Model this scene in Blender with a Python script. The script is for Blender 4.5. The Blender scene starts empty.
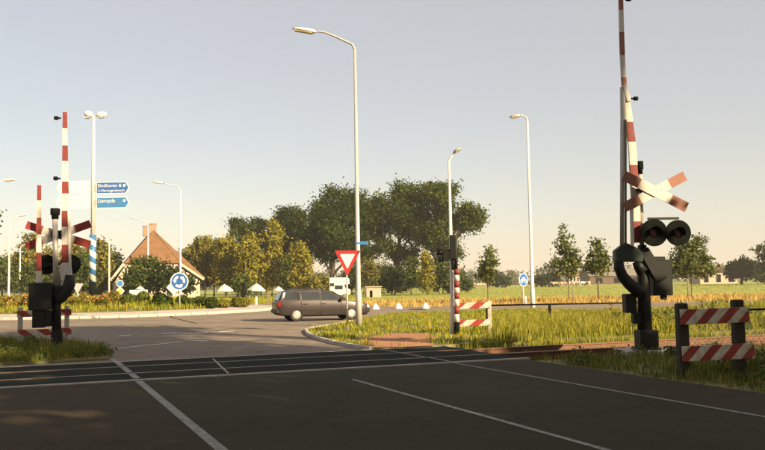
import bpy, bmesh, math, random
import numpy as np
from mathutils import Vector, Matrix, Euler

random.seed(7)
RNG = np.random.default_rng(11)
SC = bpy.context.scene
COL = SC.collection

# ------------------------------------------------------------------ camera
F, CX, CY, HC = 820.0, 382.5, 225.0, 1.7          # focal length in photo pixels (765 wide), eye height
PITCH = math.atan(58 / 820)
ROLL = math.radians(1.0)
cam = bpy.data.cameras.new('camera')
cam.sensor_width = 36.0
cam.lens = F / 765 * 36.0
cam.clip_start = 0.1
cam.clip_end = 8000
camo = bpy.data.objects.new('camera', cam)
COL.objects.link(camo)
camo.matrix_world = Matrix.Translation((0, 0, HC)) @ Matrix.Rotation(math.pi / 2 + PITCH, 4, 'X') @ Matrix.Rotation(-ROLL, 4, 'Z')
SC.camera = camo

# ------------------------------------------------------------------ light
SUN_EL = math.radians(25)
SUN_AZ = math.radians(48)                          # measured from straight behind the camera towards its right
to_sun = Vector((math.sin(SUN_AZ) * math.cos(SUN_EL), -math.cos(SUN_AZ) * math.cos(SUN_EL), math.sin(SUN_EL)))
w = bpy.data.worlds.new('World')
SC.world = w
w.use_nodes = True
wn = w.node_tree
bg = wn.nodes['Background']
sky = wn.nodes.new('ShaderNodeTexSky')
sky.sky_type = 'NISHITA'
sky.sun_disc = False
sky.sun_elevation = SUN_EL
sky.sun_rotation = math.atan2(to_sun.x, to_sun.y)
sky.air_density = 1.0
sky.dust_density = 1.0
sky.ozone_density = 1.0
hs = wn.nodes.new('ShaderNodeHueSaturation')
hs.inputs['Saturation'].default_value = 1.25
tint = wn.nodes.new('ShaderNodeMix')
tint.data_type = 'RGBA'
tint.blend_type = 'MULTIPLY'
tint.inputs['Factor'].default_value = 1.0
tint.inputs['B'].default_value = (1.0, 0.88, 0.77, 1)   # warm film white balance over the whole sky
wn.links.new(sky.outputs['Color'], hs.inputs['Color'])
wn.links.new(hs.outputs['Color'], tint.inputs['A'])
veil = wn.nodes.new('ShaderNodeMix')                     # thin even high haze over the whole sky
veil.data_type = 'RGBA'
veil.inputs['Factor'].default_value = 0.5
veil.inputs['B'].default_value = (5.25, 4.52, 3.95, 1)
wn.links.new(tint.outputs['Result'], veil.inputs['A'])
wn.links.new(veil.outputs['Result'], bg.inputs['Color'])
bg.inputs['Strength'].default_value = 0.0695
sl = bpy.data.lights.new('sun', 'SUN')
sl.energy = 5.0
sl.angle = math.radians(0.53)
sl.color = (1.0, 0.79, 0.5)
so = bpy.data.objects.new('sun', sl)
COL.objects.link(so)
so.rotation_euler = (-to_sun).to_track_quat('-Z', 'Y').to_euler()
SC.view_settings.view_transform = 'Standard'
SC.view_settings.look = 'None'
SC.view_settings.gamma = 1.0
SC.view_settings.exposure = 1.35
SC.cycles.max_bounces = 6
SC.cycles.transparent_max_bounces = 8
SC.cycles.use_denoising = True


# ------------------------------------------------------------------ projection helpers (photo pixel -> place on the ground)
def ray(u, v):
    x = (u - CX) / F
    y = -(v - CY) / F
    c, s = math.cos(ROLL), math.sin(ROLL)
    xr, yr = x * c + y * s, -x * s + y * c
    cp, sp = math.cos(PITCH), math.sin(PITCH)
    return Vector((xr, cp - yr * sp, sp + yr * cp))


def G(u, v, z=0.0):
    r = ray(u, v)
    return Vector((0, 0, HC)) + r * ((z - HC) / r.z)


def P(u, v, Y):
    r = ray(u, v)
    return Vector((0, 0, HC)) + r * (Y / r.y)


# ------------------------------------------------------------------ materials
MATS = {}


def mat(name, col, rough=0.8, metal=0.0, var=0.25, scale=4.0, bump=0.0, bscale=40.0, col2=None, spec=0.3, coat=0.0, detail=6.0):
    """Principled material with a two-tone noise for wear; col2 defaults to a darker col."""
    if name in MATS:
        return MATS[name]
    m = bpy.data.materials.new(name)
    m.use_nodes = True
    nt = m.node_tree
    b = nt.nodes['Principled BSDF']
    b.inputs['Roughness'].default_value = rough
    b.inputs['Metallic'].default_value = metal
    b.inputs['Specular IOR Level'].default_value = spec
    b.inputs['Coat Weight'].default_value = coat
    tc = nt.nodes.new('ShaderNodeTexCoord')
    nz = nt.nodes.new('ShaderNodeTexNoise')
    nz.inputs['Scale'].default_value = scale
    nz.inputs['Detail'].default_value = detail
    nz.inputs['Roughness'].default_value = 0.65
    nt.links.new(tc.outputs['Object'], nz.inputs['Vector'])
    rp = nt.nodes.new('ShaderNodeValToRGB')
    c2 = col2 if col2 else tuple(c * (1 - var) for c in col)
    rp.color_ramp.elements[0].position = 0.3
    rp.color_ramp.elements[1].position = 0.7
    rp.color_ramp.elements[0].color = (*c2, 1)
    rp.color_ramp.elements[1].color = (*col, 1)
    nt.links.new(nz.outputs['Fac'], rp.inputs['Fac'])
    nt.links.new(rp.outputs['Color'], b.inputs['Base Color'])
    if bump > 0:
        n2 = nt.nodes.new('ShaderNodeTexNoise')
        n2.inputs['Scale'].default_value = bscale
        n2.inputs['Detail'].default_value = 4
        nt.links.new(tc.outputs['Object'], n2.inputs['Vector'])
        bp = nt.nodes.new('ShaderNodeBump')
        bp.inputs['Strength'].default_value = bump
        bp.inputs['Distance'].default_value = 0.02
        nt.links.new(n2.outputs['Fac'], bp.inputs['Height'])
        nt.links.new(bp.outputs['Normal'], b.inputs['Normal'])
    MATS[name] = m
    return m


def asphalt_mat(name, base, alt, patch, rough=0.85):
    """Asphalt: fine aggregate speckle, broad wear patches, tar-dark cracks."""
    m = bpy.data.materials.new(name)
    m.use_nodes = True
    nt = m.node_tree
    N, L = nt.nodes, nt.links
    b = N['Principled BSDF']
    b.inputs['Roughness'].default_value = rough
    b.inputs['Specular IOR Level'].default_value = 0.1
    tc = N.new('ShaderNodeTexCoord')

    def noise(sc, det=5, rg=0.6):
        n = N.new('ShaderNodeTexNoise')
        n.inputs['Scale'].default_value = sc
        n.inputs['Detail'].default_value = det
        n.inputs['Roughness'].default_value = rg
        L.new(tc.outputs['Object'], n.inputs['Vector'])
        return n

    def ramp(src, p0, p1, c0, c1):
        r = N.new('ShaderNodeValToRGB')
        r.color_ramp.elements[0].position = p0
        r.color_ramp.elements[1].position = p1
        r.color_ramp.elements[0].color = (*c0, 1)
        r.color_ramp.elements[1].color = (*c1, 1)
        L.new(src, r.inputs['Fac'])
        return r.outputs['Color']

    def mix(kind, fac, a, bb):
        x = N.new('ShaderNodeMix')
        x.data_type = 'RGBA'
        x.blend_type = kind
        if isinstance(fac, float):
            x.inputs['Factor'].default_value = fac
        else:
            L.new(fac, x.inputs['Factor'])
        L.new(a, x.inputs['A'])
        L.new(bb, x.inputs['B'])
        return x.outputs['Result']
    big = ramp(noise(0.22).outputs['Fac'], 0.35, 0.68, base, alt)
    med = ramp(noise(1.7, 8, 0.7).outputs['Fac'], 0.45, 0.75, (1, 1, 1), patch)
    spk = ramp(noise(60, 2, 0.5).outputs['Fac'], 0.3, 0.7, (0.62, 0.62, 0.62), (1.25, 1.25, 1.25))
    c = mix('MULTIPLY', 1.0, big, med)
    c = mix('MULTIPLY', 1.0, c, spk)
    vo = N.new('ShaderNodeTexVoronoi')
    vo.feature = 'DISTANCE_TO_EDGE'
    vo.inputs['Scale'].default_value = 0.16
    nd = noise(0.9, 6, 0.7)
    ad = N.new('ShaderNodeVectorMath')
    ad.operation = 'MULTIPLY_ADD'
    L.new(nd.outputs['Color'], ad.inputs[0])
    ad.inputs[1].default_value = (2.2, 2.2, 2.2)
    L.new(tc.outputs['Object'], ad.inputs[2])
    L.new(ad.outputs[0], vo.inputs['Vector'])
    cr = ramp(vo.outputs['Distance'], 0.0, 0.006, (0.35, 0.35, 0.35), (1, 1, 1))
    c = mix('MULTIPLY', 0.7, c, cr)
    L.new(c, b.inputs['Base Color'])
    bp = N.new('ShaderNodeBump')
    bp.inputs['Strength'].default_value = 0.35
    bp.inputs['Distance'].default_value = 0.01
    L.new(noise(85, 3).outputs['Fac'], bp.inputs['Height'])
    L.new(bp.outputs['Normal'], b.inputs['Normal'])
    return m


def leaf_mat(name, ca, cb, cc=None, trans=0.25):
    """Foliage: per-leaf tint attribute picks between colours; some light passes through."""
    m = bpy.data.materials.new(name)
    m.use_nodes = True
    nt = m.node_tree
    N, L = nt.nodes, nt.links
    out = N['Material Output']
    N.remove(N['Principled BSDF'])
    at = N.new('ShaderNodeAttribute')
    at.attribute_name = 'tint'
    rp = N.new('ShaderNodeValToRGB')
    rp.color_ramp.elements[0].color = (*ca, 1)
    rp.color_ramp.elements[1].color = (*(cc or cb), 1)
    if cc:
        e = rp.color_ramp.elements.new(0.55)
        e.color = (*cb, 1)
    L.new(at.outputs['Fac'], rp.inputs['Fac'])
    d = N.new('ShaderNodeBsdfDiffuse')
    t = N.new('ShaderNodeBsdfTranslucent')
    x = N.new('ShaderNodeMixShader')
    x.inputs[0].default_value = trans
    L.new(rp.outputs['Color'], d.inputs['Color'])
    L.new(rp.outputs['Color'], t.inputs['Color'])
    L.new(d.outputs[0], x.inputs[1])
    L.new(t.outputs[0], x.inputs[2])
    L.new(x.outputs[0], out.inputs['Surface'])
    return m


def stripe_mat(name, period, slope, red=(0.33, 0.04, 0.03), white=(0.62, 0.57, 0.5), phase=0.0, axis='X', rough=0.5):
    """Painted diagonal warning stripes with grime; flat print on a board."""
    m = bpy.data.materials.new(name)
    m.use_nodes = True
    nt = m.node_tree
    N, L = nt.nodes, nt.links
    b = N['Principled BSDF']
    b.inputs['Roughness'].default_value = rough
    tc = N.new('ShaderNodeTexCoord')
    sp = N.new('ShaderNodeSeparateXYZ')
    L.new(tc.outputs['Object'], sp.inputs[0])

    def math_(op, a, bb):
        n = N.new('ShaderNodeMath')
        n.operation = op
        for k, s in enumerate((a, bb)):
            if isinstance(s, (int, float)):
                n.inputs[k].default_value = s
            else:
                L.new(s, n.inputs[k])
        return n.outputs[0]
    q = math_('MULTIPLY', sp.outputs['Z'], slope)
    q = math_('SUBTRACT', sp.outputs[axis], q)
    q = math_('DIVIDE', q, period)
    q = math_('ADD', q, phase + 100.0)
    q = math_('FRACT', q, 0)
    q = math_('GREATER_THAN', q, 0.5)
    mx = N.new('ShaderNodeMix')
    mx.data_type = 'RGBA'
    L.new(q, mx.inputs['Factor'])
    mx.inputs['A'].default_value = (*red, 1)
    mx.inputs['B'].default_value = (*white, 1)
    nz = N.new('ShaderNodeTexNoise')
    nz.inputs['Scale'].default_value = 9
    nz.inputs['Detail'].default_value = 8
    L.new(tc.outputs['Object'], nz.inputs['Vector'])
    rp = N.new('ShaderNodeValToRGB')
    rp.color_ramp.elements[0].position = 0.35
    rp.color_ramp.elements[1].position = 0.65
    rp.color_ramp.elements[0].color = (0.62, 0.58, 0.5, 1)
    rp.color_ramp.elements[1].color = (1, 1, 1, 1)
    L.new(nz.outputs['Fac'], rp.inputs['Fac'])
    m2 = N.new('ShaderNodeMix')
    m2.data_type = 'RGBA'
    m2.blend_type = 'MULTIPLY'
    m2.inputs['Factor'].default_value = 1.0
    L.new(mx.outputs['Result'], m2.inputs['A'])
    L.new(rp.outputs['Color'], m2.inputs['B'])
    L.new(m2.outputs['Result'], b.inputs['Base Color'])
    return m


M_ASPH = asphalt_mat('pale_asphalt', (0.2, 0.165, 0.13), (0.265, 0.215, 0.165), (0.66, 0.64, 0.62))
M_ASPHD = asphalt_mat('shade_dark_asphalt', (0.031, 0.033, 0.016), (0.045, 0.046, 0.023), (0.75, 0.74, 0.72))  # dark approach asphalt, toned still darker and greener for the tree shade
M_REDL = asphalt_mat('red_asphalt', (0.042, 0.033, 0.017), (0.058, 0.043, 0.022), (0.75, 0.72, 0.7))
M_BRICK = asphalt_mat('red_brick_path', (0.34, 0.17, 0.09), (0.4, 0.21, 0.115), (0.75, 0.72, 0.7))
M_PAINT = mat('road_paint', (0.36, 0.35, 0.31), 0.8, var=0.65, scale=11, bump=0.1, spec=.1, detail=9)
M_PAINT2 = mat('bright_road_paint', (0.66, 0.63, 0.56), 0.75, var=0.3, scale=9, spec=.1)  # brighter paint so the far markings show on the pale asphalt
M_CONC = mat('concrete', (0.46, 0.42, 0.36), 0.85, var=0.3, scale=3, bump=0.2)
M_CONCL = mat('pale_concrete', (0.46, 0.41, 0.35), 0.85, var=0.35, scale=2.5, bump=0.2)
M_RUB = mat('rubber_panel', (0.02, 0.024, 0.016), 0.9, spec=.05, var=0.3, scale=5, bump=0.2)
M_RAIL = mat('rail_steel_rust', (0.19, 0.095, 0.055), 0.6, 0.3, var=0.4, scale=8)
M_RAILH = mat('rail_head', (0.26, 0.25, 0.22), 0.45, 0.6, var=0.2)
M_SLEEP = mat('sleeper_wood', (0.11, 0.075, 0.05), 0.9, var=0.4, scale=10)
M_BALL = mat('ballast', (0.15, 0.10, 0.065), 0.95, var=0.6, scale=18, bump=1.0, bscale=30)
M_SOIL = mat('verge_soil', (0.20, 0.17, 0.06), 0.95, var=0.5, scale=3, col2=(0.10, 0.105, 0.03), bump=0.6, bscale=12)
M_MEAD = mat('meadow_green', (0.28, 0.28, 0.05), 0.95, scale=0.06, col2=(0.19, 0.225, 0.035), bump=0.6, bscale=3)
M_STRAW = mat('straw_ground', (0.44, 0.31, 0.11), 0.95, scale=0.5, col2=(0.30, 0.24, 0.08), bump=0.6, bscale=6)
M_LAND = mat('far_land', (0.17, 0.18, 0.05), 0.95, scale=0.02, col2=(0.11, 0.14, 0.04))
M_GALV = mat('galvanised_steel', (0.46, 0.43, 0.39), 0.5, 0.25, var=0.15, scale=3)
M_WPOLE = mat('white_painted_pole', (0.6, 0.55, 0.49), 0.5, var=0.12, scale=3)
M_LENS = mat('lamp_lens', (0.32, 0.27, 0.12), 0.3, var=0.2)
M_GREYH = mat('lamp_housing', (0.4, 0.38, 0.36), 0.5, 0.2)
M_BLACK = mat('black_enamel', (0.011, 0.012, 0.010), 0.55, var=0.4, scale=6, spec=0.25)
M_BLACK2 = mat('black_matt', (0.008, 0.009, 0.007), 0.85, var=0.4, scale=8, spec=0.06)
M_GREENBL = mat('dark_green_enamel', (0.03, 0.045, 0.036), 0.5, var=0.3, scale=6)
M_RED = mat('red_paint', (0.2, 0.035, 0.027), 0.55, var=0.3, scale=7)
M_REDF = mat('faded_red_paint', (0.28, 0.12, 0.08), 0.6, var=0.2, scale=7)
M_WHITE = mat('white_paint', (0.58, 0.53, 0.46), 0.55, var=0.22, scale=7)
M_BLUE = mat('sign_blue', (0.03, 0.11, 0.33), 0.4, var=0.1)
M_BLUEP = mat('pale_sign_blue', (0.05, 0.17, 0.36), 0.4, var=0.1)
M_SWHITE = mat('sign_white', (0.66, 0.62, 0.57), 0.45, var=0.06)
M_SRED = mat('sign_red', (0.34, 0.028, 0.03), 0.45, var=0.12)
M_SYEL = mat('sign_yellow', (0.75, 0.42, 0.06), 0.45, var=0.1)
M_SBACK = mat('sign_back', (0.5, 0.48, 0.45), 0.5, 0.3, var=0.1)
M_WOOD = mat('tarred_wood', (0.055, 0.045, 0.03), 0.85, var=0.5, scale=9, bump=0.4, bscale=25)
M_OLDWOOD = mat('grey_wood', (0.22, 0.17, 0.11), 0.9, var=0.4, scale=9, bump=0.3)
M_BARK = mat('bark', (0.10, 0.075, 0.05), 0.95, var=0.5, scale=4, bump=0.5, bscale=10)
M_BIRCH = mat('birch_bark', (0.55, 0.48, 0.38), 0.8, col2=(0.16, 0.12, 0.09), scale=3)
M_TILE = mat('orange_roof_tile', (0.185, 0.095, 0.045), 0.85, var=0.35, scale=1.5, bump=0.8, bscale=7)
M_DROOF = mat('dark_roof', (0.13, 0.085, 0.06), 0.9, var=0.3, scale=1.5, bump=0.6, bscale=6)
M_HWALL = mat('rendered_wall', (0.46, 0.37, 0.29), 0.85, var=0.15, scale=1.0)
M_BRICKC = mat('chimney_brick', (0.3, 0.2, 0.14), .9, var=.3)
M_GLASS = mat('window_glass', (0.03, 0.035, 0.035), 0.08, var=0.2, spec=0.6)
M_CANV = mat('white_canvas', (0.5, 0.46, 0.41), 0.8, var=0.08)
M_CARP = mat('car_paint', (0.034, 0.025, 0.024), 0.36, 0.15, var=0.08, scale=1.0, spec=0.4, coat=0.2)
M_CARLOW = mat('car_trim_and_low_shade', (0.022, 0.019, 0.017), 0.55, var=0.2)
M_TYRE = mat('tyre_rubber', (0.02, 0.02, 0.02), 0.85, var=0.3)
M_HUB = mat('hubcap', (0.45, 0.43, 0.4), 0.35, 0.5, var=0.15)
M_CGLASS = mat('car_glass', (0.03, 0.034, 0.032), 0.04, var=0.3, scale=2, spec=0.8)
M_TAIL = mat('tail_lamp', (0.2, 0.012, 0.012), 0.2, var=0.1, spec=0.6)
M_HEADL = mat('head_lamp', (0.65, 0.65, 0.62), 0.15, var=0.1, spec=0.6)
M_CREAM = mat('cream_wall', (0.4, 0.32, 0.25), 0.85, var=0.12)
M_COWB = mat('cow_red_white', (0.6, 0.5, 0.4), 0.9, col2=(0.17, 0.07, 0.035), scale=1.1, detail=1)
M_COWK = mat('cow_black_white', (0.03, 0.028, 0.025), 0.9, col2=(0.6, 0.55, 0.48), scale=0.8, detail=1)
M_COWW = mat('cow_pale', (0.6, 0.52, 0.42), 0.9, col2=(0.3, 0.17, 0.1), scale=0.8, detail=1)

L_OAK = leaf_mat('oak_leaves', (0.012, 0.026, 0.005), (0.034, 0.056, 0.009), (0.085, 0.10, 0.016))
L_OAK2 = leaf_mat('oak_leaves_light', (0.02, 0.037, 0.006), (0.055, 0.077, 0.012), (0.12, 0.13, 0.022))
L_BIRCH = leaf_mat('birch_leaves', (0.095, 0.105, 0.015), (0.2, 0.178, 0.026), (0.31, 0.255, 0.04))
L_YGREEN = leaf_mat('yellow_green_leaves', (0.075, 0.085, 0.016), (0.15, 0.14, 0.028), (0.26, 0.2, 0.04))
L_GREEN = leaf_mat('green_leaves', (0.03, 0.05, 0.012), (0.06, 0.085, 0.02), (0.12, 0.13, 0.03))
L_DARK = leaf_mat('dark_leaves', (0.014, 0.026, 0.010), (0.03, 0.047, 0.015), (0.06, 0.075, 0.02))
L_YOUNG = leaf_mat('young_tree_leaves', (0.05, 0.07, 0.02), (0.10, 0.12, 0.035), (0.18, 0.18, 0.055))
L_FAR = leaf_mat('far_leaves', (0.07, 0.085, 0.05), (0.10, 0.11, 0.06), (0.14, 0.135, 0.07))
L_GRASS = leaf_mat('verge_grass', (0.10, 0.15, 0.013), (0.235, 0.235, 0.026), (0.38, 0.30, 0.05))
L_GRASSG = leaf_mat('green_grass', (0.07, 0.10, 0.018), (0.14, 0.155, 0.028), (0.28, 0.23, 0.05))
L_DRY = leaf_mat('dry_verge_grass', (0.11, 0.14, 0.018), (0.23, 0.22, 0.032), (0.36, 0.29, 0.065))
L_STRAW = leaf_mat('straw_grass', (0.26, 0.2, 0.055), (0.42, 0.29, 0.09), (0.56, 0.39, 0.14))
L_FLOW = leaf_mat('orange_flowers', (0.34, 0.09, 0.04), (0.42, 0.18, 0.05), (0.45, 0.28, 0.07))
L_WEED = leaf_mat('weed_leaves', (0.06, 0.085, 0.025), (0.12, 0.135, 0.04), (0.22, 0.2, 0.06))


# ------------------------------------------------------------------ mesh helpers
class MB:
    """Collects simple solids; build() links them as one mesh object."""

    def __init__(s):
        s.v, s.f, s.m, s.sm = [], [], [], []

    def _add(s, vs, fs, mi, smooth=False):
        o = len(s.v)
        s.v += [tuple(x) for x in vs]
        for f in fs:
            s.f.append([i + o for i in f])
            s.m.append(mi)
            s.sm.append(smooth)

    def box(s, c, d, mi=0, rot=None, taper=1.0):
        vs = []
        for z in (-1, 1):
            k = taper if z > 0 else 1.0
            for x, y in ((-1, -1), (1, -1), (1, 1), (-1, 1)):
                q = Vector((x * d[0] / 2 * k, y * d[1] / 2 * k, z * d[2] / 2))
                if rot:
                    q = rot @ q
                vs.append(q + Vector(c))
        s._add(vs, [(3, 2, 1, 0), (4, 5, 6, 7), (0, 1, 5, 4), (1, 2, 6, 5), (2, 3, 7, 6), (3, 0, 4, 7)], mi)
        return s

    def bar(s, a, b, wx, wy, mi=0, w2=None):
        """rectangular bar from a to b; wx is the in-plane (xz) width, wy the depth along y"""
        a, b = Vector(a), Vector(b)
        d = (b - a).normalized()
        side = Vector((0, 1, 0)).cross(d)
        if side.length < 1e-4:
            side = Vector((1, 0, 0))
        side.normalize()
        dep = d.cross(side).normalized()
        vs = []
        for p, k in ((a, 1.0), (b, (w2 / wx if w2 else 1.0))):
            for x, y in ((-1, -1), (1, -1), (1, 1), (-1, 1)):
                vs.append(p + side * (x * wx / 2 * k) + dep * (y * wy / 2))
        s._add(vs, [(3, 2, 1, 0), (4, 5, 6, 7), (0, 1, 5, 4), (1, 2, 6, 5), (2, 3, 7, 6), (3, 0, 4, 7)], mi)
        return s

    def tube(s, pts, rad, mi=0, n=10, caps=True):
        pts = [Vector(p) for p in pts]
        if isinstance(rad, (int, float)):
            rad = [rad] * len(pts)
        rings = []
        ref = None
        for i, p in enumerate(pts):
            d = (pts[min(i + 1, len(pts) - 1)] - pts[max(i - 1, 0)]).normalized()
            if ref is None:
                ref = Vector((1, 0, 0)) if abs(d.x) < 0.9 else Vector((0, 1, 0))
            u = (ref - d * ref.dot(d)).normalized()
            ref = u
            vv = d.cross(u)
            rings.append([p + (u * math.cos(2 * math.pi * k / n) + vv * math.sin(2 * math.pi * k / n)) * rad[i] for k in range(n)])
        o = len(s.v)
        for r in rings:
            s.v += [tuple(x) for x in r]
        for i in range(len(rings) - 1):
            for k in range(n):
                a = o + i * n + k
                b = o + i * n + (k + 1) % n
                s.f.append([a, b, b + n, a + n])
                s.m.append(mi)
                s.sm.append(True)
        if caps:
            s.f.append([o + k for k in range(n)][::-1])
            s.f.append([o + (len(rings) - 1) * n + k for k in range(n)])
            s.m += [mi, mi]
            s.sm += [False, False]
        return s

    def prism(s, poly, y0, y1, mi=0):
        """poly: list of (x,z), extruded along y"""
        n = len(poly)
        vs = [(x, y0, z) for x, z in poly] + [(x, y1, z) for x, z in poly]
        fs = [tuple(range(n)), tuple(range(2 * n - 1, n - 1, -1))]
        fs += [(i, i + n, (i + 1) % n + n, (i + 1) % n) for i in range(n)]
        s._add(vs, fs, mi)
        return s

    def flat(s, poly3, mi=0):
        s._add(poly3, [tuple(range(len(poly3)))], mi)
        return s

    def slab(s, poly, z0, z1, mi=0):
        n = len(poly)
        vs = [(p[0], p[1], z0) for p in poly] + [(p[0], p[1], z1) for p in poly]
        fs = [tuple(range(n))[::-1], tuple(range(n, 2 * n))]
        fs += [(i, (i + 1) % n, (i + 1) % n + n, i + n) for i in range(n)]
        s._add(vs, fs, mi)
        return s

    def disc(s, c, r, y0, y1, mi=0, n=28, start=0.0):
        return s.prism([(c[0] + r * math.cos(start + 2 * math.pi * k / n), c[2] + r * math.sin(start + 2 * math.pi * k / n)) for k in range(n)], c[1] + y0, c[1] + y1, mi)

    def build(s, name, mats, parent=None, loc=None, bevel=0.0, smooth=False):
        me = bpy.data.meshes.new(name)
        me.from_pydata(s.v, [], s.f)
        for m in (mats if isinstance(mats, (list, tuple)) else [mats]):
            me.materials.append(m)
        me.polygons.foreach_set('material_index', s.m)
        me.polygons.foreach_set('use_smooth', [bool(x) or smooth for x in s.sm])
        bm = bmesh.new()
        bm.from_mesh(me)
        bmesh.ops.recalc_face_normals(bm, faces=bm.faces)
        if bevel:
            es = [e for e in bm.edges if len(e.link_faces) == 2 and e.calc_face_angle(0) > 0.9]
            bmesh.ops.bevel(bm, geom=es, offset=bevel, segments=1, affect='EDGES', clamp_overlap=True)
        bm.to_mesh(me)
        bm.free()
        o = bpy.data.objects.new(name, me)
        COL.objects.link(o)
        if parent is not None:
            o.parent = parent
        if loc is not None:
            o.location = loc
        return o


def tag(o, label, cat=None, group=None, kind=None):
    o['label'] = label
    if cat:
        o['category'] = cat
    if group:
        o['group'] = group
    if kind:
        o['kind'] = kind
    return o


def thing(name, label, cat, loc, rz=0.0, group=None):
    o = bpy.data.objects.new(name, None)
    o.empty_display_size = 0.2
    COL.objects.link(o)
    o.location = loc
    o.rotation_euler = (0, 0, rz)
    return tag(o, label, cat, group)


def link_copy(o, parent, loc=None, rz=None):
    c = o.copy()
    COL.objects.link(c)
    c.parent = parent
    if loc is not None:
        c.location = loc
    if rz is not None:
        c.rotation_euler = (0, 0, rz)
    return c


def np_mesh(name, verts, nper, mat_, tint=None, parent=None, faces=None, mat_idx=None):
    """verts (N*nper,3); every run of nper vertices is one face (or faces template of index tuples, all of the same size)."""
    me = bpy.data.meshes.new(name)
    nv = len(verts)
    ngrp = nv // nper
    if faces is None:
        faces = [tuple(range(nper))]
    k = len(faces[0])
    tmpl = np.array(faces, dtype=np.int64)
    idx = (np.arange(ngrp)[:, None, None] * nper + tmpl[None]).reshape(-1)
    nf = len(idx) // k
    me.vertices.add(nv)
    me.vertices.foreach_set('co', np.ascontiguousarray(verts, dtype=np.float32).reshape(-1))
    me.loops.add(len(idx))
    me.loops.foreach_set('vertex_index', idx.astype(np.int32))
    me.polygons.add(nf)
    me.polygons.foreach_set('loop_start', (np.arange(nf) * k).astype(np.int32))
    for m in (mat_ if isinstance(mat_, (list, tuple)) else [mat_]):
        me.materials.append(m)
    if mat_idx is not None:
        me.polygons.foreach_set('material_index', np.repeat(mat_idx, len(faces)).astype(np.int32))
    if tint is not None:
        a = me.attributes.new('tint', 'FLOAT', 'FACE')
        a.data.foreach_set('value', np.repeat(tint, len(faces)).astype(np.float32))
    me.update(calc_edges=True)
    o = bpy.data.objects.new(name, me)
    COL.objects.link(o)
    if parent is not None:
        o.parent = parent
    return o


def leaf_verts(cent, size, aspect=0.6, up=0.0, out=None):
    """diamond leaves around centres, randomly turned (or facing roughly along out)"""
    n = len(cent)
    a = RNG.normal(size=(n, 3))
    a[:, 2] += up
    if out is not None:
        a = a * 0.8 + out * 1.1
    a /= np.linalg.norm(a, axis=1)[:, None]           # normal
    b = RNG.normal(size=(n, 3))
    b -= a * (a * b).sum(1)[:, None]
    b /= np.linalg.norm(b, axis=1)[:, None]
    c = np.cross(a, b)
    sz = size[:, None] if isinstance(size, np.ndarray) else size
    v = np.stack([cent - b * sz * 0.5, cent + c * sz * 0.5 * aspect, cent + b * sz * 0.5, cent - c * sz * 0.5 * aspect], axis=1)
    return v.reshape(-1, 3)


def crown_points(lobes, n, clump, shell=(0.5, 1.0), flat=0.8, per=22):
    """leaf centres gathered in clumps spread through ellipsoid lobes"""
    vol = np.array([l[3] * l[4] * l[5] for l in lobes]) ** (2 / 3)
    vol = vol / vol.sum()
    pts, outs, tn = [], [], []
    for l, share in zip(lobes, vol):
        k = max(4, int(n * share / per))
        d = RNG.normal(size=(k, 3))
        d /= np.linalg.norm(d, axis=1)[:, None]
        r = RNG.uniform(shell[0] ** 2, shell[1] ** 2, size=(k, 1)) ** 0.5
        bump = 1 + 0.16 * np.sin(d[:, :1] * 5 + l[0]) * np.cos(d[:, 2:] * 6 + l[1])
        cc = d * r * bump * np.array(l[3:6]) + np.array(l[:3])
        m = RNG.integers(int(per * 0.5), int(per * 1.5) + 1, size=k)
        idx = np.repeat(np.arange(k), m)
        off = RNG.normal(size=(len(idx), 3)) * clump * np.array([1, 1, flat]) * RNG.uniform(0.5, 1.25, size=k)[idx][:, None] * 0.55
        pts.append(cc[idx] + off)
        outs.append(d[idx])
        tn.append(np.clip(RNG.uniform(0.15, 0.85, size=k)[idx] + RNG.normal(size=len(idx)) * 0.16, 0, 1))
    return np.concatenate(pts), np.concatenate(outs), np.concatenate(tn)


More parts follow.
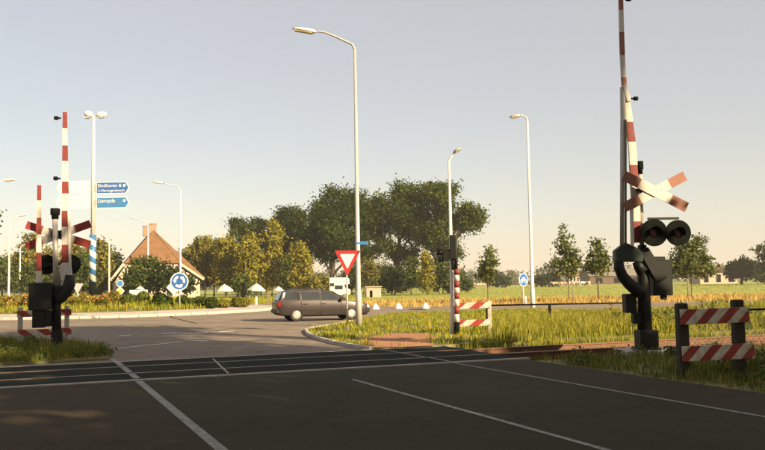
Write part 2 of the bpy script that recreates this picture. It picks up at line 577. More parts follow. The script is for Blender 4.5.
def make_tree(name, label, base, lobes, n, leaf, lmat, trunk_r, bark, group=None, clump=1.0, cat='tree', shell=(0.45, 1.0), per=22, limb=True, crown_name='crown', lean=(0, 0), cauli=False):
    """base world point; lobes in coordinates relative to base: (x,y,z,rx,ry,rz)"""
    t = thing(name, label, cat, base, 0, group)
    mb = MB()
    top = max(l[2] + l[5] * 0.6 for l in lobes)
    zmid = min(l[2] - l[5] * 0.3 for l in lobes)
    zmid = max(zmid, 0.25 * top)
    cxm = sum(l[0] for l in lobes) / len(lobes)
    segs = 6
    path = [(lean[0] * k / segs + cxm * 0.25 * (k / segs) ** 2 + random.uniform(-1, 1) * trunk_r * 0.25, lean[1] * k / segs, zmid * k / segs - (0.1 if k == 0 else 0)) for k in range(segs + 1)]
    mb.tube(path, [trunk_r * (1.35 if k == 0 else 1.0 - 0.35 * k / segs) for k in range(segs + 1)], 0, 9)
    if limb:
        p0 = Vector(path[-1])
        for l in lobes:
            tip = Vector((l[0], l[1], l[2] + l[5] * 0.35))
            st = Vector(path[random.choice((3, 4, 5, 6))]) if len(lobes) > 2 else p0
            mid = st.lerp(tip, 0.5) + Vector((random.uniform(-.3, .3), random.uniform(-.3, .3), random.uniform(0, .5))) * l[3] * 0.3
            mb.tube([st, st.lerp(mid, .55), mid, tip], [trunk_r * .5, trunk_r * .38, trunk_r * .27, trunk_r * .08], 0, 6)
            for q in range(4):
                e = Vector((l[0] + random.uniform(-.8, .8) * l[3], l[1] + random.uniform(-.8, .8) * l[4], l[2] + random.uniform(-.5, .8) * l[5]))
                s0 = mid.lerp(tip, random.uniform(0, .7))
                mb.tube([s0, s0.lerp(e, .5) + Vector((0, 0, .1 * l[5])), e], [trunk_r * .2, trunk_r * .12, trunk_r * .04], 0, 5)
    mb.build('trunk', bark, t)
    if cauli:
        sub = []
        for l in lobes:
            sub.append((l[0], l[1], l[2], l[3] * .68, l[4] * .68, l[5] * .68))
            for q in range(6):
                dv = Vector((random.gauss(0, 1), random.gauss(0, 1), random.gauss(.25, .9))).normalized()
                kk = random.uniform(.26, .46)
                sub.append((l[0] + dv.x * l[3] * .78, l[1] + dv.y * l[4] * .78, l[2] + dv.z * l[5] * .78, l[3] * kk, l[4] * kk, l[5] * kk * .85))
        lobes = sub
    pts, outs, tn = crown_points(lobes, n, clump, shell, per=per)
    np_mesh(crown_name, leaf_verts(pts, RNG.uniform(0.6, 1.3, size=len(pts)) * leaf, 0.7, out=outs), 4, lmat, tn, t)
    return t


def tree_px(name, label, u, Y, lobes_px, n, leaf, lmat, trunk_px, bark, depth=1.0, z0=0.0, **kw):
    """tree standing at photo column u, Y metres away; lobes as (u, v, ru, rv) seen sizes turned into metres at that distance"""
    k = Y / F
    yh = 283 - (u - CX) * math.tan(ROLL)
    b = P(u, yh + (HC - z0) / k, Y)
    base = Vector((b.x, Y, z0))
    lobes = []
    for i, (lu, lv, ru, rv) in enumerate(lobes_px):
        c = P(lu, lv, Y)
        dy = (((i * 7) % 5) - 2) * 0.18 * ru * k * depth
        lobes.append((c.x - base.x, dy, c.z - z0, ru * k, ru * k * 0.9 * depth, rv * k))
    return make_tree(name, label, base, lobes, n, leaf, lmat, trunk_px * k * 0.5, bark, **kw)


def in_poly(x, y, poly):
    c = np.zeros(len(x), bool)
    j = len(poly) - 1
    for i in range(len(poly)):
        xi, yi = poly[i][0], poly[i][1]
        xj, yj = poly[j][0], poly[j][1]
        with np.errstate(divide='ignore', invalid='ignore'):
            hit = ((yi > y) != (yj > y)) & (x < (xj - xi) * (y - yi) / (yj - yi) + xi)
        c ^= hit
        j = i
    return c


def grass(name, label, poly, n, h, wd, mats, z=0.0, patch=0.6, tilt=0.35, zfun=None, keep=None, cat='grass'):
    """bent grass blades scattered over a polygon, gathered in tufts; one mass"""
    xs = [p[0] for p in poly]
    ys = [p[1] for p in poly]
    m = n * 6
    # tuft centres then blades
    nt = max(30, n // 9)
    cx = RNG.uniform(min(xs), max(xs), nt * 6)
    cy = RNG.uniform(min(ys), max(ys), nt * 6)
    ok = in_poly(cx, cy, poly)
    dens = 0.5 + 0.5 * np.sin(cx * 0.9 + 1.3 * np.sin(cy * 0.7)) * np.cos(cy * 1.1 + np.sin(cx * 0.6))
    ok &= RNG.uniform(size=len(cx)) < (1 - patch) + patch * dens
    cx, cy, dens = cx[ok][:nt], cy[ok][:nt], dens[ok][:nt]
    nt = len(cx)
    if nt == 0:
        return None
    per = max(3, n // nt)
    idx = np.repeat(np.arange(nt), per)
    spread = h[1] * 0.35
    x = cx[idx] + RNG.normal(size=len(idx)) * spread
    y = cy[idx] + RNG.normal(size=len(idx)) * spread
    ok = in_poly(x, y, poly)
    if keep is not None:
        ok &= keep(x, y)
    x, y, idx = x[ok], y[ok], idx[ok]
    N = len(x)
    th = RNG.uniform(0.55, 1.0, nt)[idx]
    hh = RNG.uniform(h[0], h[1], N) * th
    ang = RNG.uniform(0, 2 * math.pi, N)
    ww = wd * RNG.uniform(0.6, 1.4, N)
    la = RNG.uniform(0, 2 * math.pi, N)
    lt = RNG.uniform(0, tilt, N) * hh
    zz = zfun(x, y) if zfun is not None else np.full(N, z)
    ux, uy = np.cos(ang) * ww * 0.5, np.sin(ang) * ww * 0.5
    lx, ly = np.cos(la) * lt, np.sin(la) * lt
    a = np.stack([x - ux, y - uy, zz], 1)
    b = np.stack([x + ux, y + uy, zz], 1)
    c = np.stack([x + ux * .7 + lx * .4, y + uy * .7 + ly * .4, zz + hh * .6], 1)
    d = np.stack([x - ux * .7 + lx * .4, y - uy * .7 + ly * .4, zz + hh * .6], 1)
    e = np.stack([x + lx * 1.2 - ux * .12, y + ly * 1.2 - uy * .12, zz + hh], 1)
    f = np.stack([x + lx * 1.2 + ux * .12, y + ly * 1.2 + uy * .12, zz + hh], 1)
    v = np.stack([a, b, c, d, e, f], 1).reshape(-1, 3)
    tn = np.clip(RNG.uniform(0.1, 0.9, nt)[idx] + RNG.normal(size=N) * 0.15, 0, 1)
    o = np_mesh(name, v, 6, mats, tn, None, faces=[(0, 1, 2, 3), (3, 2, 5, 4)])
    return tag(o, label, cat, kind='stuff')


def lift(poly, z):
    return [(p[0], p[1], z) for p in poly]


def sheet(name, poly, z, m, label, cat):
    o = MB().flat(lift(poly, z)).build(name, m)
    me = o.data
    bm = bmesh.new()
    bm.from_mesh(me)
    for f in bm.faces:
        if f.normal.z < 0:
            f.normal_flip()
    bmesh.ops.triangulate(bm, faces=bm.faces)
    bm.to_mesh(me)
    bm.free()
    return tag(o, label, cat, kind='structure')


# directions: d along the road (away), n across it to the right; t along the railway (to the right), m across it (away)
RD = Vector((-0.397, 0.918, 0))
RN = Vector((0.918, 0.397, 0))
TA = math.radians(69)
TT = Vector((math.sin(TA), math.cos(TA), 0))
TM = Vector((-math.cos(TA), math.sin(TA), 0))


def road_pt(n, s, z=0.0):
    q = RN * n + RD * s
    return Vector((q.x, q.y, z))


def track_pt(t, m, z=0.0):
    q = TT * t + TM * m
    return Vector((q.x, q.y, z))


ROT_T = math.atan2(TT.y, TT.x)
ROT_R = math.atan2(RD.y, RD.x)

GZ = -0.2          # level of the land around; the road deck lies at 0
# ================================================================== THE SETTING
sheet('ground', [(-1800, -300), (1800, -300), (1800, 3000), (-1800, 3000)], GZ, M_LAND, 'flat open farmland reaching to the horizon', 'ground')
sheet('straw_field', [(-60, 62), (2, 57), (20, 58), (140, 61), (170, 88), (20, 84), (-60, 86)], GZ + 0.006, M_STRAW, 'strip of dry yellow grass beyond the road', 'field')
sheet('meadow', [(-80, 86), (20, 84), (170, 88), (330, 330), (-200, 330)], GZ + 0.01, M_MEAD, 'bright green cow meadow behind the dry strip', 'field')

RC = Vector((-19.5, 57.5, 0))       # roundabout centre
def s_at_m(n, m):            # road station where the line n meets the track line m
    q = RN * n
    return (m - TM.dot(q)) / TM.dot(RD)


# --- road deck: approach, crossing, roundabout and its exits
isl_px = [(306, 331.5), (308.5, 335.2), (318, 339.8), (335, 344.2), (350, 347), (362, 349.2), (372, 350.4)]
isl = [G(*p) for p in isl_px]
exit_px = [(309, 329.5), (320, 328), (335, 325.6), (352, 322), (370, 317.6), (400, 314.2), (450, 312.4), (500, 311)]
exi = [G(*p) for p in exit_px]
road_poly = [road_pt(-6, -22), road_pt(-6, 10), Vector((-14, 19, 0)), Vector((-75, 22, 0)), Vector((-75, 80, 0)), Vector((-6, 76, 0)), Vector((-2.5, 62, 0)), Vector((2.2, 57.2, 0)), Vector((20, 58, 0)), Vector((140, 61, 0)),
             Vector((140, 50, 0)), Vector((30, 46, 0)), Vector((4, 36, 0)), Vector((1.2, 26, 0)), road_pt(9.9, 19.5), road_pt(9.9, -22)]
road = MB().slab(road_poly, GZ - 0.1, 0.0).build('road', M_ASPH)
bm = bmesh.new()
bm.from_mesh(road.data)
bmesh.ops.triangulate(bm, faces=[f for f in bm.faces if len(f.verts) > 4])
bm.to_mesh(road.data)
bm.free()
tag(road, 'worn grey asphalt road over the crossing and round the roundabout', 'road', kind='structure')

sheet('approach_road', [road_pt(1.8, -21.9), road_pt(8.26, -21.9), road_pt(8.26, s_at_m(8.26, 15.67)), road_pt(1.8, s_at_m(1.8, 15.67))], 0.004, M_ASPHD, 'dark road asphalt, toned darker for tree shade, running up to the near side of the rails', 'road')
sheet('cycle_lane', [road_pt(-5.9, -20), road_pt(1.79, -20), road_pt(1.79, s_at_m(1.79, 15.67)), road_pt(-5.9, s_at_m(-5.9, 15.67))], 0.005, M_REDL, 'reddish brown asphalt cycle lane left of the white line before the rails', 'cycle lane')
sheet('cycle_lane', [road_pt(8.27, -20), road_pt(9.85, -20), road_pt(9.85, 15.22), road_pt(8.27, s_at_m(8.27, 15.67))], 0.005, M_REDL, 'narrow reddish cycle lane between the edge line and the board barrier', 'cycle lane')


def strip(pa, pb, wd, z=0.009):
    a, b = Vector((pa[0], pa[1], 0)), Vector((pb[0], pb[1], 0))
    d = (b - a).normalized()
    s = Vector((-d.y, d.x, 0)) * wd / 2
    return [(*(a - s).xy, z), (*(b - s).xy, z), (*(b + s).xy, z), (*(a + s).xy, z)]


def mark(label, pieces, m=None):
    mb = MB()
    for pc in pieces:
        mb.flat(strip(*pc))
    return tag(mb.build('road_marking', m or M_PAINT), label, 'road marking', kind='structure')


def road_line(label, n, s0, s1, wd, z=0.009):
    return mark(label, [(road_pt(n, s0), road_pt(n, s1), wd, z)])


for n, lab, s0, s1, wd in ((1.86, 'solid white edge line beside the brown cycle lane', -4, 23.6, 0.125), (8.2, 'solid white edge line nearest the board barrier', -8, 19.6, 0.075)):
    brk = [s_at_m(n, 15.66), s_at_m(n, 15.86), s_at_m(n, 16.78), s_at_m(n, 17.02), s_at_m(n, 18.28), s_at_m(n, 18.52), s_at_m(n, 19.6), s_at_m(n, 19.8)]
    road_line(lab + ', near stretch', n, s0, brk[0], wd)
    for (a, b), wh_ in zip(((brk[1], brk[2]), (brk[3], brk[4]), (brk[5], brk[6])), ('before the near rail', 'between the two rails', 'past the far rail')):
        road_line(lab + ', stretch on the deck ' + wh_, n, a, b, wd, 0.031)
    road_line(lab + ', stretch beyond the rails', n, brk[7], s1, wd)
road_line('long white centre dash running up to the crossing', 5.3, 2.0, 13.7, 0.085)
mark('white give-way line curving off beyond the left signal', [(G(104, 349.9), G(181, 342), 0.16)], M_PAINT2)
mark('white hooked mark on the asphalt beyond the crossing', [(G(184, 339.8), G(208, 341.2), 0.18)], M_PAINT2)
for i, (a, b) in enumerate((((119, 335.7), (131, 335.3)), ((162, 333.7), (177, 333.2)), ((197, 332.7), (208, 332.2)), ((219, 331.8), (234, 331.2)))):
    mark('short white dash across the roundabout entry, %s' % ('leftmost of the row', 'second from the left', 'third from the left', 'rightmost of the row')[i], [(G(*a), G(*b), 0.36)], M_PAINT2)['group'] = 'entry dashes'

# --- level crossing deck: rubber panels between and beside the rails
deck_root = thing('crossing_deck', 'dark rubber crossing deck the road runs over at the rails', 'crossing deck', (0, 0, 0))
deck_root['kind'] = 'structure'
for m0, m1 in ((15.68, 15.78), (19.66, 19.76)):
    MB().slab([track_pt(-12, m0), track_pt(9.4, m0), track_pt(9.4, m1), track_pt(-12, m1)], -0.05, 0.026).build('edge_beam', M_CONC, deck_root)
for m0, m1 in ((15.785, 16.83), (16.99, 18.30), (18.47, 19.655)):
    base = MB().box((0, 0, 0), (1.176, m1 - m0, 0.08)).build('panel', M_RUB, deck_root, bevel=0.003)
    base.location = track_pt(-11.4, (m0 + m1) / 2, -0.018)
    base.rotation_euler = (0, 0, ROT_T)
    for k in range(1, 18):
        c = link_copy(base, deck_root, track_pt(-11.4 + 1.18 * k, (m0 + m1) / 2, -0.018 + random.uniform(-.003, .003)))
mark('thin white joint line across the crossing deck', [(G(213, 360), G(228.5, 375), 0.05, 0.032)])

# --- railway track
trk = thing('railway_track', 'single rusty railway track crossing the road and running off past the signal', 'railway track', (0, 0, 0))
prof = [(-.065, 0), (.065, 0), (.065, .012), (.012, .03), (.012, .11), (.034, .12), (.034, .155), (-.034, .155), (-.034, .12), (-.012, .11), (-.012, .03), (-.065, .012)]
for m in (16.91, 18.385):
    mb = MB()
    a, b = track_pt(-60, m), track_pt(160, m)
    vs = [(*(p + TM * q[0]).xy, q[1] - 0.125) for p in (a, b) for q in prof]
    n = len(prof)
    mb._add(vs, [(i, (i + 1) % n, (i + 1) % n + n, i + n) for i in range(n)], 0)
    for k, i in enumerate(range(n)):
        mb.m[k] = 1 if i == 6 else 0
    mb.build('rail', [M_RAIL, M_RAILH], trk)
sl0 = MB().box((0, 0, 0), (0.25, 2.5, 0.14)).build('sleeper', M_SLEEP, trk, bevel=0.01)
sl0.location = track_pt(9.75, 17.65, -0.205)
sl0.rotation_euler = (0, 0, ROT_T)
for k in range(1, 48):
    link_copy(sl0, trk, track_pt(9.75 + 0.62 * k, 17.65 + random.uniform(-.03, .03), -0.205), ROT_T + random.uniform(-.02, .02))
bal = MB()
for t0, t1 in ((9.45, 160), (-60, -12.1)):
    bal.slab([track_pt(t0, 15.8), track_pt(t1, 15.8), track_pt(t1, 19.5), track_pt(t0, 19.5)], GZ - .1, -0.165)
tag(bal.build('ballast', M_BALL), 'brown stone ballast under the railway track', 'ballast', kind='structure')
nst = 9000
bt = RNG.uniform(9.5, 42, nst)
bmm = RNG.uniform(15.7, 19.6, nst)
cc = np.stack([TT.x * bt + TM.x * bmm, TT.y * bt + TM.y * bmm, np.full(nst, -0.155)], 1)
tag(np_mesh('gravel', leaf_verts(cc, RNG.uniform(.04, .10, nst), 1.0, up=1.5), 4, [leaf_mat('ballast_stone', (0.08, 0.05, 0.03), (0.15, 0.09, 0.055), (0.22, 0.16, 0.11), 0.0)], RNG.uniform(0, 1, nst)),
    'loose rust-brown ballast stones along the track', 'gravel', kind='stuff')

# --- grass verges
verge_r = [p.copy() for p in isl] + [track_pt(11.0, 19.8), track_pt(75, 19.8), Vector((62, 47.5, 0)), Vector((30, 47, 0)), G(600, 311), G(550, 309.8)] + exi[::-1]
vz = 0.05
vg = MB().slab(verge_r, GZ - .1, vz).build('grass_verge', M_SOIL)
bm = bmesh.new()
bm.from_mesh(vg.data)
bmesh.ops.triangulate(bm, faces=[f for f in bm.faces if len(f.verts) > 4])
bm.to_mesh(vg.data)
bm.free()
tag(vg, 'grassy verge between the railway and the road to the right', 'verge', kind='structure')
path_px = [(356, 344.6), (366, 339.5), (387, 335.4), (410, 334.4), (428, 334.6), (437, 339), (434, 347.6), (400, 349.3), (372, 350.2)]
path_poly = [G(*p) for p in path_px]
sheet('cycle_path', path_poly, vz + 0.006, M_BRICK, 'sunlit red brick cycle path curving off between the verges', 'cycle path')
verge_l = [G(-40, 341), G(-40, 368), G(0, 365.5), G(60, 362.8), G(108, 360), G(112, 357.5), G(104, 350.5), G(88, 347), G(60, 344.2), G(20, 342.6)]
tag(MB().slab(verge_l, -0.02, vz).build('grass_verge', M_SOIL), 'small grassy verge under the left crossing signal', 'verge', kind='structure')
shoulder = [road_pt(9.92, -14), road_pt(9.92, 15.2), track_pt(40, 15.6), Vector((38, -14, 0))]
tag(MB().slab(shoulder, GZ - .1, -0.04).build('grass_verge', M_SOIL), 'shaded grassy shoulder under the board barrier and signal', 'verge', kind='structure')
dirt_px = [(566, 314.5), (590, 312.8), (618, 314), (616, 318.5), (588, 318.5)]
sheet('dirt_patch', [G(*p) for p in dirt_px], vz + 0.006, M_BRICK, 'bare pinkish dirt patch in the verge by the road', 'dirt')

# kerb stones round the traffic-island end of the verge
kerb = thing('kerb', 'pale kerb curving round the verge tip under the give-way sign', 'kerb', (0, 0, 0))
kerb['kind'] = 'structure'
kpts = [exi[3], exi[2], exi[1], exi[0]] + isl
acc = []
for a, b in zip(kpts[:-1], kpts[1:]):
    L = (b - a).length
    k = max(1, round(L / 0.9))
    for i in range(k):
        acc.append((a.lerp(b, i / k), a.lerp(b, (i + 1) / k)))
ks = MB().box((0, 0, 0), (1, 0.13, 0.2)).build('kerb_stone', M_CONCL, kerb, bevel=0.015)
for i, (a, b) in enumerate(acc):
    o = ks if i == 0 else link_copy(ks, kerb)
    mid = (a + b) / 2
    o.location = (mid.x, mid.y, 0.0)
    o.rotation_euler = (0, 0, math.atan2(b.y - a.y, b.x - a.x))
    o.scale = ((b - a).length - 0.012, 1, 1)

# --- roundabout: pale concrete apron with edge blocks, planted mound
R1, R0 = 12.0, 9.3
ap = MB()
seg = 72
for k in range(seg):
    a0, a1 = 2 * math.pi * k / seg, 2 * math.pi * (k + 1) / seg
    q = lambda r, a, z: (RC.x + r * math.cos(a), RC.y + r * math.sin(a), z)
    ap._add([q(R1 - .2, a0, .14), q(R1 - .2, a1, .14), q(R0, a1, .26), q(R0, a0, .26)], [(0, 1, 2, 3)], 0)
ap = ap.build('roundabout_apron', M_CONCL)
tag(ap, 'pale concrete apron ringing the roundabout island', 'roundabout apron', kind='structure')
eb = MB().prism([(-.16, 0), (.16, 0), (.16, .145), (.1, .165), (-.05, .165), (-.16, .06)], -.5, .5).build('kerb_stone', M_CONCL, ap, bevel=0.012)
nb = 72
for k in range(nb):
    a = 2 * math.pi * k / nb
    o = eb if k == 0 else link_copy(eb, ap)
    o.location = (RC.x + (R1 - .05) * math.cos(a), RC.y + (R1 - .05) * math.sin(a), 0)
    o.rotation_euler = (0, 0, a + math.pi)
    o.scale = (1, 2 * math.pi * R1 / nb * 0.985, 1)


def mound_z(x, y):
    r = np.sqrt((x - RC.x) ** 2 + (y - RC.y) ** 2)
    return 0.26 + 0.55 * np.clip(1 - (r / R0) ** 2, 0, 1)


md = MB()
rings = 8
for i in range(rings):
    for k in range(48):
        ra, rb = R0 * i / rings, R0 * (i + 1) / rings
        a0, a1 = 2 * math.pi * k / 48, 2 * math.pi * (k + 1) / 48
        vs = []
        for r, a in ((ra, a0), (rb, a0), (rb, a1), (ra, a1)):
            x, y = RC.x + r * math.cos(a), RC.y + r * math.sin(a)
            vs.append((x, y, float(mound_z(np.array(x), np.array(y)))))
        md._add(vs, [(0, 1, 2, 3)] if i else [(0, 1, 2)], 0, True)
md = md.build('island_mound', M_SOIL)
tag(md, 'low planted mound in the middle of the roundabout', 'mound', kind='structure')

# ================================================================== LEVEL CROSSING GEAR
M_STR_R = stripe_mat('board_stripes_large', 0.375, 0.95, phase=0.62)
M_STR_M = stripe_mat('board_stripes_small', 0.62, 1.3, phase=0.1)
M_STR_L = stripe_mat('board_stripes_left', 0.62, -1.3, phase=0.2)  # same red and white as the other boards, slanting the other way


def banded(mb, pts, widths, dep, bands):
    """arm through pts (x,z) cut in colour bands (z limits); material 0 white, 1 red"""
    zs = sorted({z for z, _ in bands} | {p[1] for p in pts})
    zmax = pts[-1][1]

    def at(z):
        for (p, q), (w0, w1) in zip(zip(pts[:-1], pts[1:]), zip(widths[:-1], widths[1:])):
            if p[1] <= z <= q[1]:
                f = (z - p[1]) / (q[1] - p[1])
                return p[0] + (q[0] - p[0]) * f, w0 + (w1 - w0) * f
        return pts[-1][0], widths[-1]
    for z0, z1 in zip(zs[:-1], zs[1:]):
        c = 0
        for z, col in bands:
            if z <= z0 + 1e-6:
                c = col
        x0, w0 = at(z0)
        x1, w1 = at(z1)
        vs = [(x0 - w0 / 2, -dep / 2, z0), (x0 + w0 / 2, -dep / 2, z0), (x0 + w0 / 2, dep / 2, z0), (x0 - w0 / 2, dep / 2, z0),
              (x1 - w1 / 2, -dep / 2, z1), (x1 + w1 / 2, -dep / 2, z1), (x1 + w1 / 2, dep / 2, z1), (x1 - w1 / 2, dep / 2, z1)]
        mb._add(vs, [(3, 2, 1, 0), (4, 5, 6, 7), (0, 1, 5, 4), (1, 2, 6, 5), (2, 3, 7, 6), (3, 0, 4, 7)], c)
    return mb


def local_map(base, rz):
    c = math.cos(rz)

    def f(u, v):
        q = P(u, v, base.y)
        return ((q.x - base.x) / c, q.z - base.z)
    return f


def cross_beam(root, c, dx, dz, yoff, wd, red_len, mats, flip):
    """one beam of the warning cross, red at both ends"""
    L = math.hypot(dx, dz) * 2
    mb = MB()
    xs = [-L / 2, -L / 2 + red_len, L / 2 - red_len, L / 2]
    for i in range(3):
        mb.box(((xs[i] + xs[i + 1]) / 2, 0, 0), (xs[i + 1] - xs[i], 0.022, wd), 0 if i == 1 else 1)
    o = mb.build('cross_beam', mats, root)
    o.location = (c[0], yoff, c[1])
    o.rotation_euler = (0, math.atan2(dz, dx) * (1 if flip else -1), 0)
    return o


def signal_lamp(root, c, r, yoff, facing, tilt=0.0):
    """round black background disc with hooded lens; facing -1 towards local -y"""
    d = MB()
    d.disc((0, 0, 0), r, -.012, .012, 0, 32)
    d.disc((0, 0, 0), r, facing * .012, facing * .03, 0, 32)
    o = d.build('signal_disc', M_BLACK2, root)
    o.location = (c[0], yoff, c[1])
    h = MB()
    pts = []
    n = 14
    for k in range(n + 1):
        a = math.pi * (-0.15 + 1.3 * k / n)
        for yy, rr in ((0.02, r * .42), (0.14, r * .45)):
            pts.append((rr * math.cos(a), facing * yy, rr * math.sin(a)))
    fs = [(2 * k, 2 * k + 1, 2 * k + 3, 2 * k + 2) for k in range(n)]
    h._add(pts, fs, 0, True)
    h.build('lamp_hood', M_BLACK2, o)
    ln = MB().disc((0, 0, 0), r * .36, facing * .031, facing * .045, 0, 24).build('lens', mat('dark_red_lens', (0.007, 0.002, 0.002), 0.8, var=0.2, spec=.03), o)
    bk = MB().tube([(0, -facing * .012, 0), (0, -facing * .16, 0)], [r * .4, r * .3], 0, 16).build('lamp_can', M_BLACK2, o)
    return o


def arm_lamp(root, c, dirx, yoff=0.0, s=1.0):
    mb = MB()
    mb.tube([(c[0] + dirx * .05 * s, yoff, c[1]), (c[0] + dirx * .16 * s, yoff, c[1])], .035 * s, 0, 8)
    mb.tube([(c[0] + dirx * .14 * s, yoff, c[1]), (c[0] + dirx * .19 * s, yoff, c[1]), (c[0] + dirx * .31 * s, yoff, c[1])], [.05 * s, .085 * s, .075 * s], 0, 12)
    return mb.build('warning_lamp', M_BLACK2, root)


def bell(root, c, r, h, yoff):
    mb = MB().tube([(c[0], yoff, c[1]), (c[0], yoff, c[1] + h * .35), (c[0], yoff, c[1] + h * .4), (c[0], yoff, c[1] + h)], [r * .75, r * .75, r, r * 1.02], 0, 14)
    return mb.build('bell', M_BLACK2, root)


# ---------- right signal with raised barrier
bR = Vector((5.88, 19.2, -0.04))
rzR = math.radians(4)
sigR = thing('crossing_signal', 'tall crossing signal with raised barrier, warning cross and twin round lights on the right', 'crossing signal', bR, rzR, 'level crossing signals')
m_ = local_map(bR, rzR)
X = lambda u, v: m_(u, v)[0]
Z = lambda v, u=638: m_(u, v)[1]
MB().slab([(-.42, -.42), (.95, -.42), (.95, .45), (-.42, .45)], -.2, .10).build('foundation', M_CONC, sigR, bevel=.02)
mb = MB()
mb.box((X(647, 340), .02, Z(340)), (.44, .40, Z(330) - Z(350)))
mb.box((X(647, 351), .02, .05 + Z(351)), (.56, .5, .06))
mb.build('base_box', M_BLACK, sigR, bevel=.02)
mb = MB()
mb.tube([(X(646, 335), .05, Z(335)), (X(645, 300), .05, Z(300)), (X(644, 262), .05, Z(262)), (X(643, 245), .05, Z(245))], [.17, .15, .13, .1], 0, 14)
mb.tube([(X(643, 246), .05, Z(246)), (X(641, 173), .05, Z(172))], .055, 1, 12)
mb.build('mast', [M_BLACK, M_GALV], sigR)
mb = MB()
mb.box((X(629, 303), -.02, Z(303)), (.26, .26, Z(294) - Z(313)))
mb.box((X(636, 318), 0, Z(318)), (.18, .2, Z(313) - Z(324)))
mb.build('junction_box', M_BLACK, sigR, bevel=.015)
mb = MB()
mb.box((X(663, 278), .12, Z(278)), (.46, .34, Z(260) - Z(296)))
mb.box((X(660, 259), .12, Z(259)), (.3, .26, .1))
mb.bar((X(641, 250), -.1, Z(250)), (X(660, 281), -.1, Z(281)), .26, .16, 0, .3)
mb.box((X(666, 298), .1, Z(298)), (.14, .12, .1))
mb.build('drive_unit', M_BLACK, sigR, bevel=.02)
# swivel bracket: pentagonal shoe and curved counter arm
q = [(611, 262), (611, 251), (621.5, 243), (632, 247.5), (639, 253), (639, 262)]
MB().prism([m_(*p) for p in q], -.26, -.06).build('arm_shoe', M_GREENBL, sigR, bevel=.012)
mb = MB()
arc = [(616, 262), (616.5, 268), (620, 276), (626, 283), (633, 289), (641, 294)]
mb.tube([(m_(*p)[0], -.14, m_(*p)[1]) for p in arc], [.12, .125, .13, .14, .15, .15], 0, 10)
arc = [(634, 262), (636, 266), (640, 272)]
mb.tube([(m_(*p)[0], -.14, m_(*p)[1]) for p in arc], [.1, .12, .14], 0, 10)
mb.build('counter_arm', M_BLACK, sigR)
# barrier arm: lower wide stretch, narrow upper stretch
pl = [m_(634.5, 243), m_(634, 215), m_(630.5, 150), m_(626, 112), m_(622.5, 92)]
zb = lambda v, u=626: m_(u, v)[1]
mb = banded(MB(), pl, [.2, .2, .18, .16, .15], .06,
            [(pl[0][1], 1), (zb(222), 0), (zb(187), 1), (zb(166), 0), (zb(143), 1), (zb(123), 0)])
mb.build('lower_arm', [M_WHITE, M_RED], sigR).location = (0, -.12, 0)
pu = [m_(622.5, 93), m_(620.5, 60), m_(619.5, 30), m_(618.5, -14)]
zb = lambda v, u=620: m_(u, v)[1]
mb = banded(MB(), pu, [.12, .115, .11, .1], .05, [(pu[0][1], 1), (zb(79), 0), (zb(57), 1), (zb(34), 0), (zb(12), 1)])
mb.build('upper_arm', [M_WHITE, M_REDF], sigR).location = (0, -.12, 0)
mb = MB()
mb.bar((X(620.5, 122), -.16, zb(122)), (X(620, 89), -.16, zb(89)), .11, .07, 0)
mb.bar((X(626, 103), -.16, zb(103)), (X(621.5, 87), -.16, zb(87)), .1, .09, 0)
mb.build('splice_plate', M_SBACK, sigR)
mb = MB()
mb.tube([(X(618.5, 246), -.2, Z(246)), (X(619, 122), -.2, zb(122))], .048, 0, 10)
mb.tube([(X(621.5, 246), -.24, Z(246)), (X(621.7, 122), -.24, zb(122))], .03, 1, 8)
mb.build('support_tube', [M_GALV, M_OLDWOOD], sigR)
MB().bar((X(627.5, 246), -.3, Z(246)), (X(626.5, 200), -.3, Z(200)), .075, .04).build('cover_strip', M_WPOLE, sigR)
arm_lamp(sigR, m_(627.5, 100), 1, -.14, .62)
arm_lamp(sigR, m_(619, 1), 1, -.14, .75)
bell(sigR, m_(641, 174), .085, Z(161) - Z(174), .05)
c = m_(649.5, 193)
k = P(649.5, 193, 19.2)
cross_beam(sigR, c, .735, -.38, -.36, .235, .42, [M_WHITE, M_REDF], False)
cross_beam(sigR, c, .735, .36, -.332, .225, .42, [M_WHITE, M_REDF], False)
mb = MB()
mb.box((X(640, 191), -.15, Z(191)), (.3, .3, .07))
mb.build('cross_bracket', M_BLACK, sigR)
signal_lamp(sigR, m_(648.5, 233.5), .315, -.34, -1)
signal_lamp(sigR, m_(673.5, 233.5), .3, -.30, -1)
mb = MB()
mb.box((X(660, 219.5), -.22, Z(219.5)), (.72, .1, .05))
mb.box((X(660, 234), -.12, Z(234)), (.7, .08, .08))
mb.box((X(646, 234), 0, Z(234)), (.12, .3, .3))
mb.build('lamp_bracket', M_BLACK, sigR)

# ---------- left signal, seen from behind
bL = Vector((G(56, 348.6).x, G(56, 348.6).y, vz))
rzL = math.radians(15)
sigL = thing('crossing_signal', 'crossing signal with two raised barrier arms seen from behind on the left', 'crossing signal', bL, rzL, 'level crossing signals')
m_ = local_map(bL, rzL)
X = lambda u, v: m_(u, v)[0]
Z = lambda v, u=56: m_(u, v)[1]
mb = MB()
mb.box((X(57, 340), 0, Z(340)), (.3, .34, Z(331) - Z(350)))
mb.box((X(57, 350), 0, .05), (.42, .42, .08))
mb.build('base_box', M_BLACK, sigL, bevel=.02)
mb = MB()
mb.tube([(X(56.5, 334), 0, Z(334)), (X(56.5, 300), 0, Z(300)), (X(56, 286), 0, Z(286))], [.13, .12, .11], 0, 12)
mb.tube([(X(56, 288), 0, Z(288)), (X(55.2, 219), 0, Z(218))], .075, 1, 12)
mb.build('mast', [M_BLACK, M_GALV], sigL)
MB().box((X(43, 296), -.1, Z(296)), (.6, .5, Z(282.5) - Z(309.5))).build('drive_unit', M_BLACK, sigL, bevel=.02)
mb = MB()
mb.box((X(41, 318), -.05, Z(318)), (.32, .36, Z(309) - Z(327)))
